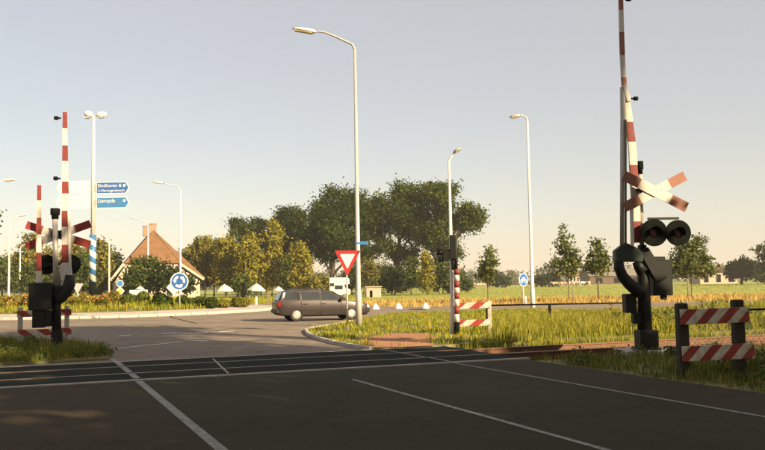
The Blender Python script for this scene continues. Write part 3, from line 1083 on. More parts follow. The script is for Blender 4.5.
mb.box((X(49.5, 318), -.05, Z(318)), (.16, .3, Z(309) - Z(325)))
mb.build('junction_box', M_BLACK, sigL, bevel=.015)
mb = MB()
arc = [(57, 300), (61, 297), (65.5, 291), (68.5, 284), (69, 275)]
mb.tube([(m_(*p)[0], -.12, m_(*p)[1]) for p in arc], [.16, .17, .18, .17, .14], 0, 12)
mb.box((X(63.5, 291), -.12, Z(291)), (.42, .2, .3))
mb.build('counter_arm', M_BLACK, sigL)
MB().prism([m_(*p) for p in [(61, 281), (60.5, 264), (70, 263), (71, 272), (71.5, 281)]], -.2, -.06).build('arm_shoe', M_SBACK, sigL, bevel=.01)
zb = lambda v, u=65: m_(u, v)[1]
pm = [m_(66, 265), m_(65.5, 230), m_(65, 180), m_(64.8, 113)]
banded(MB(), pm, [.24, .22, .17, .115], .06, [(pm[0][1] - 1, 0), (zb(263), 1), (zb(245), 0), (zb(227), 1), (zb(211), 0), (zb(194), 1), (zb(182), 0), (zb(161.5), 1), (zb(146), 0), (zb(129), 1)]
       ).build('barrier_arm', [M_WHITE, M_RED], sigL).location = (0, -.14, 0)
MB().bar((X(69.5, 266), -.17, Z(266)), (X(68.3, 205), -.17, Z(205)), .07, .04).build('cover_strip', M_WPOLE, sigL)
pn = [m_(41.3, 282), m_(41.5, 240), m_(41.8, 186.5)]
zb = lambda v, u=41: m_(u, v)[1]
banded(MB(), pn, [.15, .13, .1], .05, [(pn[0][1] - 1, 0), (zb(271), 1), (zb(253), 0), (zb(235), 1), (zb(218.5), 0), (zb(201.5), 1)]
       ).build('cycle_barrier_arm', [M_WHITE, M_RED], sigL).location = (0, -.16, 0)
arm_lamp(sigL, m_(62.5, 119), -1, -.14, .72)
arm_lamp(sigL, m_(62, 179), -1, -.14, .72)
bell(sigL, m_(55.3, 219), .13, Z(208.5) - Z(219), 0)
c = m_(57.8, 234.5)
M_REDD = mat('dull_red_paint', (0.27, 0.035, 0.028), 0.6, var=0.3, scale=7)
cross_beam(sigL, c, .87, -.29, .16, .225, .46, [M_WHITE, M_REDD], False)
cross_beam(sigL, c, .87, .33, .19, .225, .46, [M_WHITE, M_REDD], False)
MB().box((X(56.5, 234), .08, Z(234)), (.3, .16, .2)).build('cross_bracket', M_BLACK, sigL)
signal_lamp(sigL, m_(46, 264.5), .29, .3, 1)
signal_lamp(sigL, m_(68, 264), .29, .3, 1)
MB().box((X(57, 264), .2, Z(264)), (.75, .08, .08)).build('lamp_bracket', M_BLACK, sigL)

# ---------- cycle path signal in the middle
bM = Vector((G(457, 336).x, G(457, 336).y, vz))
sigM = thing('cycle_path_signal', 'short red and white banded signal post with black lamps by the cycle path', 'crossing signal', bM, math.radians(-3), 'level crossing signals')
m_ = local_map(bM, math.radians(-3))
X = lambda u, v: m_(u, v)[0]
Z = lambda v, u=457: m_(u, v)[1]
mb = MB()
edges = [336, 322, 314, 306, 299, 293, 287.5, 281, 275, 269]
for i in range(len(edges) - 1):
    mb.tube([(X(457, edges[i]), 0, Z(edges[i]) - (.03 if i == 0 else 0)), (X(456.7, edges[i + 1]), 0, Z(edges[i + 1]))], .085, (2 if i == 0 else (0 if i % 2 else 1)), 14)
mb.build('banded_post', [M_WHITE, M_RED, M_BLACK2], sigM)
mb = MB()
mb.tube([(X(453.8, 270), .06, Z(270)), (X(453.4, 258), .06, Z(258))], .06, 0, 10)
mb.box((X(452.8, 247), -.02, Z(247)), (.19, .24, Z(236) - Z(260)))
mb.tube([(X(456.5, 270), 0, Z(270)), (X(455.5, 238), .05, Z(238))], .045, 0, 10)
mb.build('signal_housing', M_BLACK, sigM, bevel=.012)
mb = MB()
mb.box((X(446.5, 255.5), 0, Z(255.5)), (.2, .22, .32))
mb.tube([(X(444, 252.5), 0, Z(252.5)), (X(437.5, 252), 0, Z(252))], [.085, .095], 0, 12)
mb.tube([(X(444, 259), 0, Z(259)), (X(438.5, 258.6), 0, Z(258.6))], [.08, .09], 0, 12)
mb.box((X(439, 248.6), 0, Z(248.6)), (.24, .2, .025))
mb.box((X(450, 250), .02, Z(250)), (.1, .08, .06))
mb.build('hooded_lamp', M_BLACK, sigM)


# ---------- striped board barriers
def board_barrier(label, pts, Y, rz, z0, smat, pmat, post_w, bh):
    """pts: dict of photo positions: posts [(u, v_top)], boards [(u0,u1,v)]"""
    base = Vector((P(pts['posts'][0][0], 300, Y).x, Y, z0))
    t = thing('board_barrier', label, 'barrier', base, rz, 'striped board barriers')
    f = local_map(base, rz)
    for u, v in pts['posts']:
        x, zt = f(u, v)
        mb = MB().box((0, 0, zt / 2 - .1), (post_w, post_w, zt + .2), 0, None, .97)
        o = mb.build('post', pmat, t, bevel=post_w * .12)
        o.location = (x, 0, 0)
    for u0, u1, v in pts['boards']:
        x0, z0_ = f(u0, v)
        x1, _ = f(u1, v)
        o = MB().box((0, 0, 0), (x1 - x0, .035, bh), 0).build('board', smat, t, bevel=.006)
        o.location = ((x0 + x1) / 2, -post_w / 2 - .022, z0_)
        o.rotation_euler = (0, math.radians(-1.0 + random.uniform(-.6, .6)), 0)
    return t


board_barrier('red and white striped board barrier on dark wooden posts beside the tall signal', {'posts': [(681, 303), (737.5, 299.5)], 'boards': [(677.5, 747, 316.2), (679.5, 752, 352.5)]}, 14.55, math.radians(2), -0.04, M_STR_R, M_WOOD, .19, .265)
board_barrier('small striped board barrier on white posts by the cycle path', {'posts': [(489, 300.5)], 'boards': [(459.5, 489.5, 305.6), (459.5, 489.5, 323)]}, 26.4, math.radians(-4), vz, M_STR_M, M_CONCL, .13, .2)
board_barrier('striped board barrier on grey posts behind the left signal', {'posts': [(20.5, 307.5), (63.5, 306)], 'boards': [(18, 68, 313.5), (19, 68, 332.5)]}, 24.6, math.radians(12), vz, M_STR_L, M_CONC, .13, .19)

# ---------- fences
fx0, fx1, fy = 5.9, 9.6, 16.4
fen = thing('chain_link_fence', 'chain link fence with a dark top rail behind the board barrier', 'fence', (fx0, fy, -0.1))
ztop = P(750, 310, fy).z + .1
MB().tube([(0, 0, ztop), (fx1 - fx0, .1, ztop + .02)], .022, 0, 8).build('top_rail', M_BLACK2, fen)
for k in range(3):
    MB().tube([(.05 + k * 1.8, .05, -.1), (.05 + k * 1.8, .05, ztop + .02)], .028, 0, 8).build('fence_post', M_BLACK2, fen)
mb = MB()
cell = .11
Lf = fx1 - fx0
k = -ztop
while k < Lf:
    for sgn in (1, -1):
        xa, xb = (k, k + ztop)
        za, zc = (0, ztop) if sgn > 0 else (ztop, 0)
        a = max(xa, 0)
        b = min(xb, Lf)
        if b - a > .02:
            fa, fb = (a - xa) / (xb - xa), (b - xa) / (xb - xa)
            mb.tube([(a, .02 * sgn * .1, za + (zc - za) * fa), (b, .02 * sgn * .1, za + (zc - za) * fb)], .0035, 0, 3, False)
    k += cell
wm = mb.build('wire_mesh', M_SBACK, fen)
wm['kind'] = 'stuff'

fy = 33.0
fa = P(486, 304, fy)
fb = P(650, 303.6, fy)
fen = thing('pipe_railing', 'low dark pipe railing with one post in the sunny verge', 'railing', (fa.x, fy, vz))
za = P(549.5, 304.3, fy).z - vz
MB().tube([(0, 0, za), (fb.x - fa.x, .2, za)], .032, 0, 8).build('rail_pipe', M_BLACK2, fen)
for u in (549.5, 486.5, 648):
    x = P(u, 304, fy).x - fa.x
    MB().box((x, 0, za / 2), (.09 if u == 549.5 else .06, .09, za + .02)).build('railing_post', M_BLACK2, fen)

# ================================================================== LAMPS, SIGNS, MASTS
def street_lamp(label, u, Y, z0, v_top, arm_px, head_px, r=.075, pmat=None, head_h=.13, hmat=None, bandbase=False):
    """tapered pole; arm_px path from the pole top to the head, head_px (start, end) of the luminaire, all photo positions at the lamp's distance"""
    yh = 283 - (u - CX) * math.tan(ROLL)
    b = P(u, yh + (HC - z0) * F / Y, Y)
    base = Vector((b.x, Y, z0))
    t = thing('street_lamp', label, 'street lamp', base, 0, 'street lamps')
    H = P(u, v_top, Y).z - z0
    pmat = pmat or M_GALV
    mb = MB().tube([(0, 0, -.1), (0, 0, H * .12), (0, 0, H * .125), (0, 0, H)], [r * 1.45, r * 1.4, r * 1.12, r * .62], 0, 14)
    mb.build('pole', pmat, t)
    u_t = u - (yh - v_top) * math.tan(ROLL) * 0
    p_top = P(arm_px[0][0], arm_px[0][1], Y)
    rel = lambda p: (P(p[0], p[1], Y).x - p_top.x, 0, P(p[0], p[1], Y).z - z0)
    pts = [Vector((0, 0, H - .02))] + [Vector(rel(p)) for p in arm_px[1:]]
    # soften the bend
    sm = [pts[0]]
    for a, bb in zip(pts[:-1], pts[1:]):
        for f in (.2, .6, 1.0):
            sm.append(a.lerp(bb, f))
    MB().tube(sm, [r * .62 + (r * .4 - r * .62) * i / (len(sm) - 1) for i in range(len(sm))], 0, 10).build('arm', pmat, t)
    h0, h1 = Vector(rel(head_px[0])), Vector(rel(head_px[1]))
    d = h1 - h0
    L = d.length
    mb = MB()
    secs = [(0.0, .45, .5), (.08, .8, .8), (.35, 1.0, 1.0), (.75, .95, .8), (1.0, .45, .35)]
    hw = max(.14, L * .16)
    up = Vector((-d.z, 0, d.x)).normalized()
    if up.z < 0:
        up = -up
    vs = []
    for f, ww, hh in secs:
        c = h0 + d * f
        for k in range(8):
            a = 2 * math.pi * k / 8
            zz = math.sin(a)
            vs.append(c + Vector((0, 1, 0)) * (math.cos(a) * hw * ww) + up * ((zz if zz > 0 else zz * .35) * head_h * hh))
    fs = []
    for i in range(len(secs) - 1):
        for k in range(8):
            fs.append((i * 8 + k, i * 8 + (k + 1) % 8, (i + 1) * 8 + (k + 1) % 8, (i + 1) * 8 + k))
    fs += [tuple(range(7, -1, -1)), tuple(range(32, 40))]
    mb._add(vs, fs, 0, True)
    hd = mb.build('lamp_head', hmat or M_GREYH, t)
    mb = MB()
    c0, c1 = h0 + d * .12 - up * head_h * .34, h0 + d * .88 - up * head_h * .3
    mb.bar(c0, c1, head_h * .55, hw * 1.4, 0)
    mb.build('lens', M_LENS, hd)
    return t


lamp_a = street_lamp('tall grey street lamp beside the give-way sign, arm to the left', 359, 32.2, vz, 49, [(355.5, 47), (353, 44.5), (338, 37.5), (326, 32.5), (319, 31.6), (313.5, 32.0)], [(316.5, 32.6), (293, 28.8)], r=.085, hmat=M_SWHITE)
MB().box((.2, -.02, P(359, 243, 32.2).z - vz), (.42, .02, .13)).box((.0, 0, P(359, 243, 32.2).z - vz), (.2, .2, .05)).build('name_plate', M_BLUEP, lamp_a)
street_lamp('slim short lamp post rising beside the banded cycle path signal', 453, 26.15, vz, 160, [(446, 160), (448.5, 156.5), (451.5, 152)], [(451, 152.6), (458, 148.6)], r=.06, pmat=M_WPOLE, head_h=.07, hmat=M_GREYH)
street_lamp('tall pale street lamp standing in the verge next to the oval blue sign', 533, 49, GZ, 120, [(525, 120), (523.5, 117), (517.5, 114.8)], [(518, 115.8), (507.5, 117.6)], r=.1, pmat=M_WPOLE, head_h=.16)
street_lamp('tall street lamp rising behind the roundabout arrow sign', 180.5, 71, 0, 190, [(178, 190), (175.5, 186.5), (160, 183.2)], [(160, 183.4), (150, 182)], r=.085, pmat=M_WPOLE, hmat=M_SWHITE)
street_lamp('street lamp in front of the farmhouse roof, arm to the left', 148, 108, GZ, 226, [(147, 226), (146, 222.8), (137, 219)], [(137, 219.3), (128, 217.4)], r=.12, pmat=M_WPOLE, hmat=M_SWHITE)
street_lamp('street lamp at the left picture edge with its head over the trees', -9, 66, 0, 186, [(-11, 186), (-9, 182.6), (0, 180.6)], [(0, 181), (11, 179.6)], r=.09, pmat=M_WPOLE, hmat=M_SWHITE)
street_lamp('pale street lamp far left, head pointing right above the trees', 8.5, 98, GZ, 221, [(7, 221), (8, 218), (16, 215.8)], [(16, 216.2), (23.5, 215)], r=.11, pmat=M_WPOLE, hmat=M_SWHITE)
street_lamp('small pale street lamp in front of the left trees, head to the right', 19.5, 122, GZ, 249, [(18.5, 249), (19.5, 246.3), (24, 243.8)], [(24, 244), (29.5, 242.6)], r=.13, pmat=M_WPOLE, hmat=M_SWHITE)
pb = P(109, 296, 95)
fp = thing('flagpole', 'bare white pole in front of the trees left of the farmhouse', 'pole', (pb.x, 95, GZ))
MB().tube([(0, 0, -.1), (0, 0, P(108.5, 240, 95).z - GZ)], [.13, .075], 0, 10).build('pole', M_WPOLE, fp)
MB().tube([(0, 0, P(108.5, 240, 95).z - GZ - .01), (0, 0, P(108.5, 240, 95).z - GZ + .12)], [.1, .04], 0, 10).build('finial', M_WPOLE, fp)


def sign_post(root, h, r=.035, m=None):
    return MB().tube([(0, .03, -.15), (0, .03, h)], r, 0, 10).build('post', m or M_GALV, root)


# give-way sign (point down)
base = G(347.5, 331, vz)
gw = thing('give_way_sign', 'red bordered white give-way triangle facing us on a thin post', 'sign', base, math.radians(3))
f = local_map(base, 0)
ptsT = [f(334.5, 250.5), f(360.5, 250.5), f(347.3, 276)]
cx_, cz_ = sum(p[0] for p in ptsT) / 3, sum(p[1] for p in ptsT) / 3


def rtri(pts, k, c=None, rr=.18):
    cx, cz = sum(p[0] for p in pts) / 3, sum(p[1] for p in pts) / 3
    q = [(cx + (p[0] - cx) * k, cz + (p[1] - cz) * k) for p in pts]
    out = []
    for i in range(3):
        p, a, b = Vector(q[i]), Vector(q[i - 1]), Vector(q[(i + 1) % 3])
        s0, s1 = p + (a - p) * .07, p + (b - p) * .07
        out += [tuple(s0), tuple((s0 + s1) / 2 * .35 + p * .65), tuple(s1)]
    return out


pl_ = MB().prism(rtri(ptsT, 1.0), -.012, .004).build('plate', M_SRED, gw)
MB().prism(rtri(ptsT, .58), -.0165, -.0125).build('white_field', M_SWHITE, pl_)
sign_post(gw, f(347, 256)[1], .032)
for zz in (.35, .75):
    MB().box((0, .03, ptsT[2][1] + (ptsT[0][1] - ptsT[2][1]) * zz), (.16, .075, .04)).build('clamp', M_GALV, gw)


def roundabout_arrows(parent, r, y):
    for k in range(3):
        a0 = math.radians(90 + 120 * k + 14)
        out = []
        n = 8
        for i in range(n + 1):
            a = a0 + math.radians(62) * i / n
            out.append((r * .74 * math.cos(a), r * .74 * math.sin(a)))
        for i in range(n, -1, -1):
            a = a0 + math.radians(62) * i / n
            out.append((r * .45 * math.cos(a), r * .45 * math.sin(a)))
        mb = MB().prism(out, y - .004, y)
        a = a0 + math.radians(62)
        b = a + math.radians(34)
        mb.prism([(r * .86 * math.cos(a), r * .86 * math.sin(a)), (r * .6 * math.cos(b), r * .6 * math.sin(b)), (r * .33 * math.cos(a), r * .33 * math.sin(a))], y - .004, y)
        mb.build('arrow', M_SWHITE, parent)


Yd = 51.5
base = Vector((P(179.5, 308, Yd).x, Yd, .27))
rs = thing('roundabout_sign', 'round blue sign with three white arrows at the roundabout island edge', 'sign', base, 0)
f = local_map(base, 0)
cz = f(178.5, 281.5)[1]
pl_ = MB().disc((0, 0, 0), .57, -.01, .01, 0, 36).build('plate', M_SWHITE, rs)
pl_.location = (0, -.03, cz)
bf = MB().disc((0, 0, 0), .5, -.016, -.0105, 0, 36).build('blue_field', M_BLUE, pl_)
roundabout_arrows(pl_, .5, -.017)
ch = MB().box((-.36, .02, -.36), (.66, .012, .66), 0, Matrix.Rotation(math.radians(45), 3, 'Y')).build('backing_plate', M_SWHITE, pl_)
sign_post(rs, cz + .35, .04)

# oval-looking blue sign by the far road (turned partly away)
Yd = 57
base = Vector((P(523.8, 303, Yd).x, Yd, GZ))
bs = thing('blue_cycle_sign', 'round blue sign with a white bicycle on a pale post beyond the road', 'sign', base, math.radians(38))
f = local_map(base, 0)
cz = f(522.5, 279.8)[1]
pl_ = MB().disc((0, 0, 0), .46, -.01, .01, 0, 36).build('plate', M_SWHITE, bs)
pl_.location = (0, -.03, cz)
MB().disc((0, 0, 0), .41, -.016, -.0105, 0, 36).build('blue_field', M_BLUE, pl_)
mb = MB()
for sx in (-.19, .19):
    n = 20
    for k in range(n):
        a0, a1 = 2 * math.pi * k / n, 2 * math.pi * (k + 1) / n
        mb.prism([(sx + .13 * math.cos(a0), -.08 + .13 * math.sin(a0)), (sx + .13 * math.cos(a1), -.08 + .13 * math.sin(a1)), (sx + .09 * math.cos(a1), -.08 + .09 * math.sin(a1)), (sx + .09 * math.cos(a0), -.08 + .09 * math.sin(a0))], -.021, -.017)
for a, b in (((-.19, -.08), (-.08, .12)), ((-.08, .12), (.1, .12)), ((.1, .12), (.0, -.08)), ((.0, -.08), (-.1, .1)), ((.19, -.08), (.09, .17)), ((.09, .17), (.16, .19)), ((-.14, .16), (-.04, .16))):
    mb.bar((a[0], -.019, a[1]), (b[0], -.019, b[1]), .035, .004)
mb.build('bicycle_symbol', M_SWHITE, pl_)
sign_post(bs, cz + .3, .05, M_WPOLE)
ts = MB().tube([(P(525.6, 303, Yd).x, Yd, GZ), (P(525.6, 303, Yd).x, Yd, P(525.4, 296, Yd).z)], .07, 0, 10).build('marker_post', M_WPOLE)
tag(ts, 'short pale marker post beside the oval blue sign post', 'post')

# small signs in front of the farmhouse
Yd = 80
base = Vector((P(120, 300, Yd).x, Yd, GZ))
ps = thing('priority_sign', 'small yellow diamond sign under a round pale blue sign before the farmhouse', 'sign', base, math.radians(10))
f = local_map(base, 0)
z1, z2 = f(119.5, 283.5)[1], f(119.5, 291)[1]
sign_post(ps, z1 + .2, .05)
o = MB().box((0, 0, 0), (.62, .014, .62), 0, Matrix.Rotation(math.radians(45), 3, 'Y')).build('diamond_plate', M_SWHITE, ps, (0, -.03, z2))
MB().box((0, -.009, 0), (.44, .006, .44), 0, Matrix.Rotation(math.radians(45), 3, 'Y')).build('yellow_field', M_SYEL, o)
o = MB().disc((0, 0, 0), .34, -.008, .008, 0, 28).build('round_plate', M_SWHITE, ps, (0, -.03, z1))
MB().disc((0, 0, 0), .28, -.013, -.0085, 0, 28).build('blue_field', M_BLUEP, o)
Yd = 52
base = Vector((P(77.5, 303, Yd).x, Yd, .2))
bk = thing('give_way_sign', 'back of a pale triangular give-way sign beyond the left signal', 'sign', base, 0)
f = local_map(base, 0)
MB().prism([f(71.5, 283.5), f(83.5, 283.5), f(77.5, 294)], -.008, .008).build('plate', M_SBACK, bk)
sign_post(bk, f(77.5, 290)[1], .04)

# ---------- direction mast on the island
Yd = 57.5
base = Vector((P(92.3, 298, Yd).x, Yd, .75))
mast = thing('direction_mast', 'tall white mast with blue direction signs and twin lamps on the roundabout', 'signpost', base, 0)
f = local_map(base, 0)
zt = f(93, 116)[1]
zb0, zb1 = f(92.5, 235)[1], f(92.5, 282)[1]
MB().tube([(0, 0, -.1), (0, 0, zb1)], .2, 0, 14).build('base', M_BLACK2, mast)
sl_ = MB().tube([(0, 0, 0), (0, 0, zb0 - zb1)], .235, 0, 18).build('striped_sleeve', stripe_mat('blue_white_spiral', 1.15, -1.4, (0.04, 0.16, 0.38), (0.78, 0.74, 0.68), .3), mast, (0, 0, zb1))
MB().tube([(0, 0, zb0), (0, 0, zt)], [.15, .085], 0, 14).build('pole', M_WPOLE, mast)
for sx, lab in ((-1, 'left'), (1, 'right')):
    mb = MB()
    L = .95 if sx < 0 else 1.15
    secs = [(0, .12), (.15, .24), (.45, .3), (.8, .26), (1, .1)]
    for i in range(len(secs) - 1):
        pass
    mb.tube([(sx * (.08 + L * a * .62 + (.12 if sx > 0 else 0)), 0, zt + .03 + (.06 if sx < 0 else 0) + .1 * a) for a, _ in secs], [r_ * .75 for _, r_ in secs], 0, 12)
    hd = mb.build('lamp_head', M_SWHITE, mast)
    MB().box((sx * (.12 + L * .34), 0, zt - .1), (.34, .26, .14)).build('lens', M_GREYH, hd)
    MB().tube([(0, 0, zt - .02), (sx * .3, 0, zt + .06)], .05, 0, 8).build('arm', M_WPOLE, mast)


def text_mesh(body, size, parent, loc, m):
    cu = bpy.data.curves.new('lettering', 'FONT')
    cu.body = body
    cu.size = size
    cu.extrude = .002
    o = bpy.data.objects.new('lettering_curve', cu)
    COL.objects.link(o)
    bpy.context.view_layer.update()
    me = bpy.data.meshes.new_from_object(o.evaluated_get(bpy.context.evaluated_depsgraph_get()))
    bpy.data.objects.remove(o)
    bpy.data.curves.remove(cu)
    me.materials.clear()
    me.materials.append(m)
    q = bpy.data.objects.new('lettering', me)
    COL.objects.link(q)
    q.parent = parent
    q.location = loc
    q.rotation_euler = (math.pi / 2, 0, 0)
    return q


def pointed(x0, x1, z0, z1, tip):
    zm = (z0 + z1) / 2
    return [(x0, z0), (x1, z0), (x1 + tip, zm), (x1, z1), (x0, z1)]


for v0, v1, lines, m in ((182.3, 193.6, ('Eindhoven &', "'s-Hertogenbosch"), M_BLUE), (197.4, 208.2, ('Liempde',), M_BLUEP)):
    x0, zt_ = f(97, v0)
    x1, zb_ = f(126.6, v1)
    o = MB().prism(pointed(0, x1 - x0, 0, zt_ - zb_, .24), -.02, .02).build('sign_board', M_SWHITE, mast, (x0, -.12, zb_))
    o['label'] = 'blue direction board reading ' + ' '.join(lines)
    h = zt_ - zb_
    MB().prism(pointed(.05, x1 - x0 - .03, .05, h - .05, .2), -.026, -.0205).build('blue_field', m, o)
    if len(lines) == 2:
        text_mesh(lines[0], .33, o, (.1, -.028, h * .56), M_SWHITE)
        text_mesh(lines[1], .265, o, (.1, -.028, h * .17), M_SWHITE)
        MB().disc((x1 - x0 - .12, 0, h * .68), .11, -.031, -.0265, 0, 6).build('route_mark', M_SWHITE, o)
    else:
        text_mesh(lines[0], .36, o, (.1, -.028, h * .52), M_SWHITE)
        MB().disc((x1 - x0 - .12, 0, h * .66), .1, -.031, -.0265, 0, 6).build('route_mark', M_SWHITE, o)
    MB().box((-.16, .05, h / 2), (.34, .06, h * .5)).build('bracket', M_GALV, o)
for v0, v1, ut in ((181.6, 194, 57), (195.8, 208.6, 56.5)):
    x0, zt_ = f(ut, v0)
    x1, zb_ = f(90, v1)
    h = zt_ - zb_
    L = x1 - x0
    o = MB().prism([(L, 0), (.26, 0), (0, h / 2), (.26, h), (L, h)], -.02, .02).build('sign_board', M_SWHITE, mast, (x0, -.1, zb_))
    o['label'] = 'plain white back of a direction board pointing left'
    MB().box((L * .5, -.03, h * .5), (L * .9, .02, .05)).build('stiffener', M_SWHITE, o)

# white marker stones on the far side of the road
mk = None
for i, (u, v, lab) in enumerate(((375.5, 309.2, 'low white marker stone just right of the brown estate car'), (398.5, 308.6, 'low white marker stone, middle one of three along the far road edge'), (425.5, 308.2, 'low white marker stone, the one nearest the banded signal post'))):
    c = G(u, v)
    if mk is None:
        mk = MB().tube([(0, 0, -.05), (0, 0, .02), (0, 0, .2), (0, 0, .34), (0, 0, .37)], [.29, .28, .19, .08, .02], 0, 14).build('marker_stone', M_SWHITE)
        o = mk
    else:
        o = link_copy(mk, None)
    o.location = (c.x, c.y, 0)
    tag(o, lab, 'marker stone', 'white marker stones')
c = G(417, 309.8)
dl = MB().slab([(-.5, -.12), (.05, -.16), (.3, -.3), (.5, -.22), (.3, -.02), (.02, .12), (-.45, .1)], .004, .05).build('tar_patch', M_RUB)
dl.location = (c.x, c.y, 0)
tag(dl, 'dark tar patch lying on the far road by the marker stones', 'tar patch', kind='structure')

sm_ = MB()
pp_ = [G(166, 312.5), G(172, 317.5), G(184, 320.5), G(197, 323.6)]
for a, b in zip(pp_[:-1], pp_[1:]):
    sm_.flat(strip(a, b, .1, .006))
tag(sm_.build('tar_seam', M_RUB), 'dark crack line in the pale asphalt before the arrow sign', 'road crack', kind='structure')

# ================================================================== ESTATE CAR
def loft(sections, closed=True):
    """sections: list of lists of points (same count) -> verts, faces with end caps"""
    n = len(sections[0])
    vs = [p for s in sections for p in s]
    fs = []
    for i in range(len(sections) - 1):
        for k in range(n if closed else n - 1):
            fs.append((i * n + k, i * n + (k + 1) % n, (i + 1) * n + (k + 1) % n, (i + 1) * n + k))
    fs.append(tuple(range(n))[::-1])
    fs.append(tuple(range((len(sections) - 1) * n, len(sections) * n)))
    return vs, fs


def interp(tab, x):
    return float(np.interp(x, [a for a, _ in tab], [b for _, b in tab]))


def make_car(base, rz):
    t = thing('estate_car', 'dark brown estate car driving off the roundabout to the right', 'car', base, rz)
    belt = [(-2.2, .86), (-2.1, .93), (-1.6, .95), (0.9, .92), (1.15, .90), (1.9, .80), (2.12, .72), (2.22, .58)]
    low = [(-2.2, .40), (-2.12, .30), (-1.6, .22), (1.7, .20), (2.1, .24), (2.22, .36)]
    wid = [(-2.2, .70), (-2.1, .79), (-1.5, .84), (1.3, .84), (1.9, .79), (2.12, .70), (2.22, .56)]
    secs = []
    for x in (-2.2, -2.16, -2.08, -1.9, -1.6, -1.2, -.8, -.3, .2, .7, 1.0, 1.2, 1.5, 1.8, 1.98, 2.1, 2.17, 2.22):
        zb, zt, w_ = interp(low, x), interp(belt, x), interp(wid, x)
        half = [(.0, zb), (w_ * .82, zb), (w_ * .96, zb + .07), (w_ * .99, zb + (zt - zb) * .3), (w_ * 1.0, zb + (zt - zb) * .55), (w_ * .985, zb + (zt - zb) * .82), (w_ * .95, zt - .02), (w_ * .86, zt + .012), (.0, zt + .035)]
        secs.append([(x, y, z) for y, z in half] + [(x, -y, z) for y, z in half[-2:0:-1]])
    mb = MB()
    vs, fs = loft(secs)
    mb._add(vs, fs, 0, True)
    body = mb.build('body', [M_CARP, M_CARLOW], t)
    wheels = [(-1.32, 1), (-1.32, -1), (1.28, 1), (1.28, -1)]
    cut = MB()
    for x in (-1.32, 1.28):
        cut.tube([(x, -1.2, .31), (x, -.42, .31)], .365, 0, 32)
        cut.tube([(x, .42, .31), (x, 1.2, .31)], .365, 0, 32)
    cuto = cut.build('wheel_arch_cut', M_CARLOW)
    md_ = body.modifiers.new('b', 'BOOLEAN')
    md_.operation = 'DIFFERENCE'
    md_.object = cuto
    md_.solver = 'EXACT'
    bpy.context.view_layer.update()
    me = bpy.data.meshes.new_from_object(body.evaluated_get(bpy.context.evaluated_depsgraph_get()))
    body.modifiers.clear()
    body.data = me
    bpy.data.objects.remove(cuto)
    for p in me.polygons:
        if p.center.z < .36 and p.area > 0:
            p.material_index = 1  # lower body coloured dark, standing in for reflections on the paint
    me.set_sharp_from_angle(angle=math.radians(32))
    # greenhouse
    roof = [(-2.1, .95), (-2.0, 1.16), (-1.9, 1.36), (-1.78, 1.42), (-1.2, 1.45), (-.4, 1.46), (.1, 1.43), (.35, 1.38), (.7, 1.17), (1.12, .92)]
    rw = [(-2.1, .76), (-1.9, .62), (-1.78, .59), (-.4, .60), (.1, .585), (.35, .57), (.7, .66), (1.12, .77)]
    secs = []
    for x, zr in roof:
        zbt = interp(belt, x) - .02
        wb = interp(wid, x) * .93
        wt = interp(rw, x)
        zr = max(zr, zbt + .02)
        f_ = (zr - zbt) / .52
        wtop = wb + (wt - wb) * min(1, f_)
        half = [(0, zbt - .05), (wb, zbt - .05), (wb, zbt), (wb + (wtop - wb) * .5, zbt + (zr - zbt) * .5), (wtop * 1.03, zr - .05 * min(1, f_)), (wtop * .93, zr - .012), (0, zr + .01 * min(1, f_))]
        secs.append([(x, y, z) for y, z in half] + [(x, -y, z) for y, z in half[-2:0:-1]])
    mb = MB()
    vs, fs = loft(secs)
    mb._add(vs, fs, 0, True)
    gh = mb.build('cabin', M_CARP, t)
    gh.data.set_sharp_from_angle(angle=math.radians(30))

    def side_y(x, z):
        zbt = interp(belt, x) - .02
        zr = interp(roof, x)
        wb, wt = interp(wid, x) * .93, interp(rw, x)
        f_ = min(1, max(0, (zr - zbt) / .52))
        wtop = wb + (wt - wb) * f_
        return wb + (wtop - wb) * min(1.05, max(0, (z - zbt) / max(.05, zr - zbt)))
    # side windows: rear quarter, rear door, front door
    for sgn in (-1, 1):
        for poly in ([(-1.93, 1.0), (-1.12, .99), (-1.12, 1.36), (-1.74, 1.345)], [(-1.04, .99), (-.2, .98), (-.2, 1.375), (-1.04, 1.365)], [(-.12, .98), (.78, .965), (.42, 1.24), (.18, 1.345), (-.12, 1.37)]):
            vs = []
            for x, z in poly:
                y = side_y(x, z) + .014
                vs.append((x, sgn * y, z))
            nn = len(vs)
            vs += [(x, y - sgn * .03, z) for x, y, z in vs]
            mb = MB()
            mb._add(vs, [tuple(range(nn)), tuple(range(2 * nn - 1, nn - 1, -1))] + [(i, (i + 1) % nn, (i + 1) % nn + nn, i + nn) for i in range(nn)], 0)
            mb.build('side_window', M_CGLASS, gh)
        vs = []
        for x, z in [(-2.0, .97), (.9, .945), (.47, 1.27), (.2, 1.375), (-.12, 1.395), (-1.1, 1.39), (-1.78, 1.375)]:
            vs.append((x, sgn * (side_y(x, z) + .007), z))
        nn = len(vs)
        vs += [(x, y - sgn * .03, z) for x, y, z in vs]
        mb = MB()
        mb._add(vs, [tuple(range(nn)), tuple(range(2 * nn - 1, nn - 1, -1))] + [(i, (i + 1) % nn, (i + 1) % nn + nn, i + nn) for i in range(nn)], 0)
        mb.build('window_surround', M_CARLOW, gh)
        # door seams, trim strip, handles, sill
        for x in (-1.08, -.16, .82):
            y = interp(wid, x)
            MB().box((x, sgn * (y - .004), .62), (.012, .022, .56)).build('door_seam', M_CARLOW, body)
        mb = MB()
        xs = [-2.05, -1.7] if sgn else []
        mb2 = MB()
        for x0, x1 in ((-.92, .86),):
            mb2.box(((x0 + x1) / 2, sgn * (interp(wid, 0) + .004), .53), (x1 - x0, .025, .05))
        mb2.build('rubbing_strip', M_CARLOW, body)
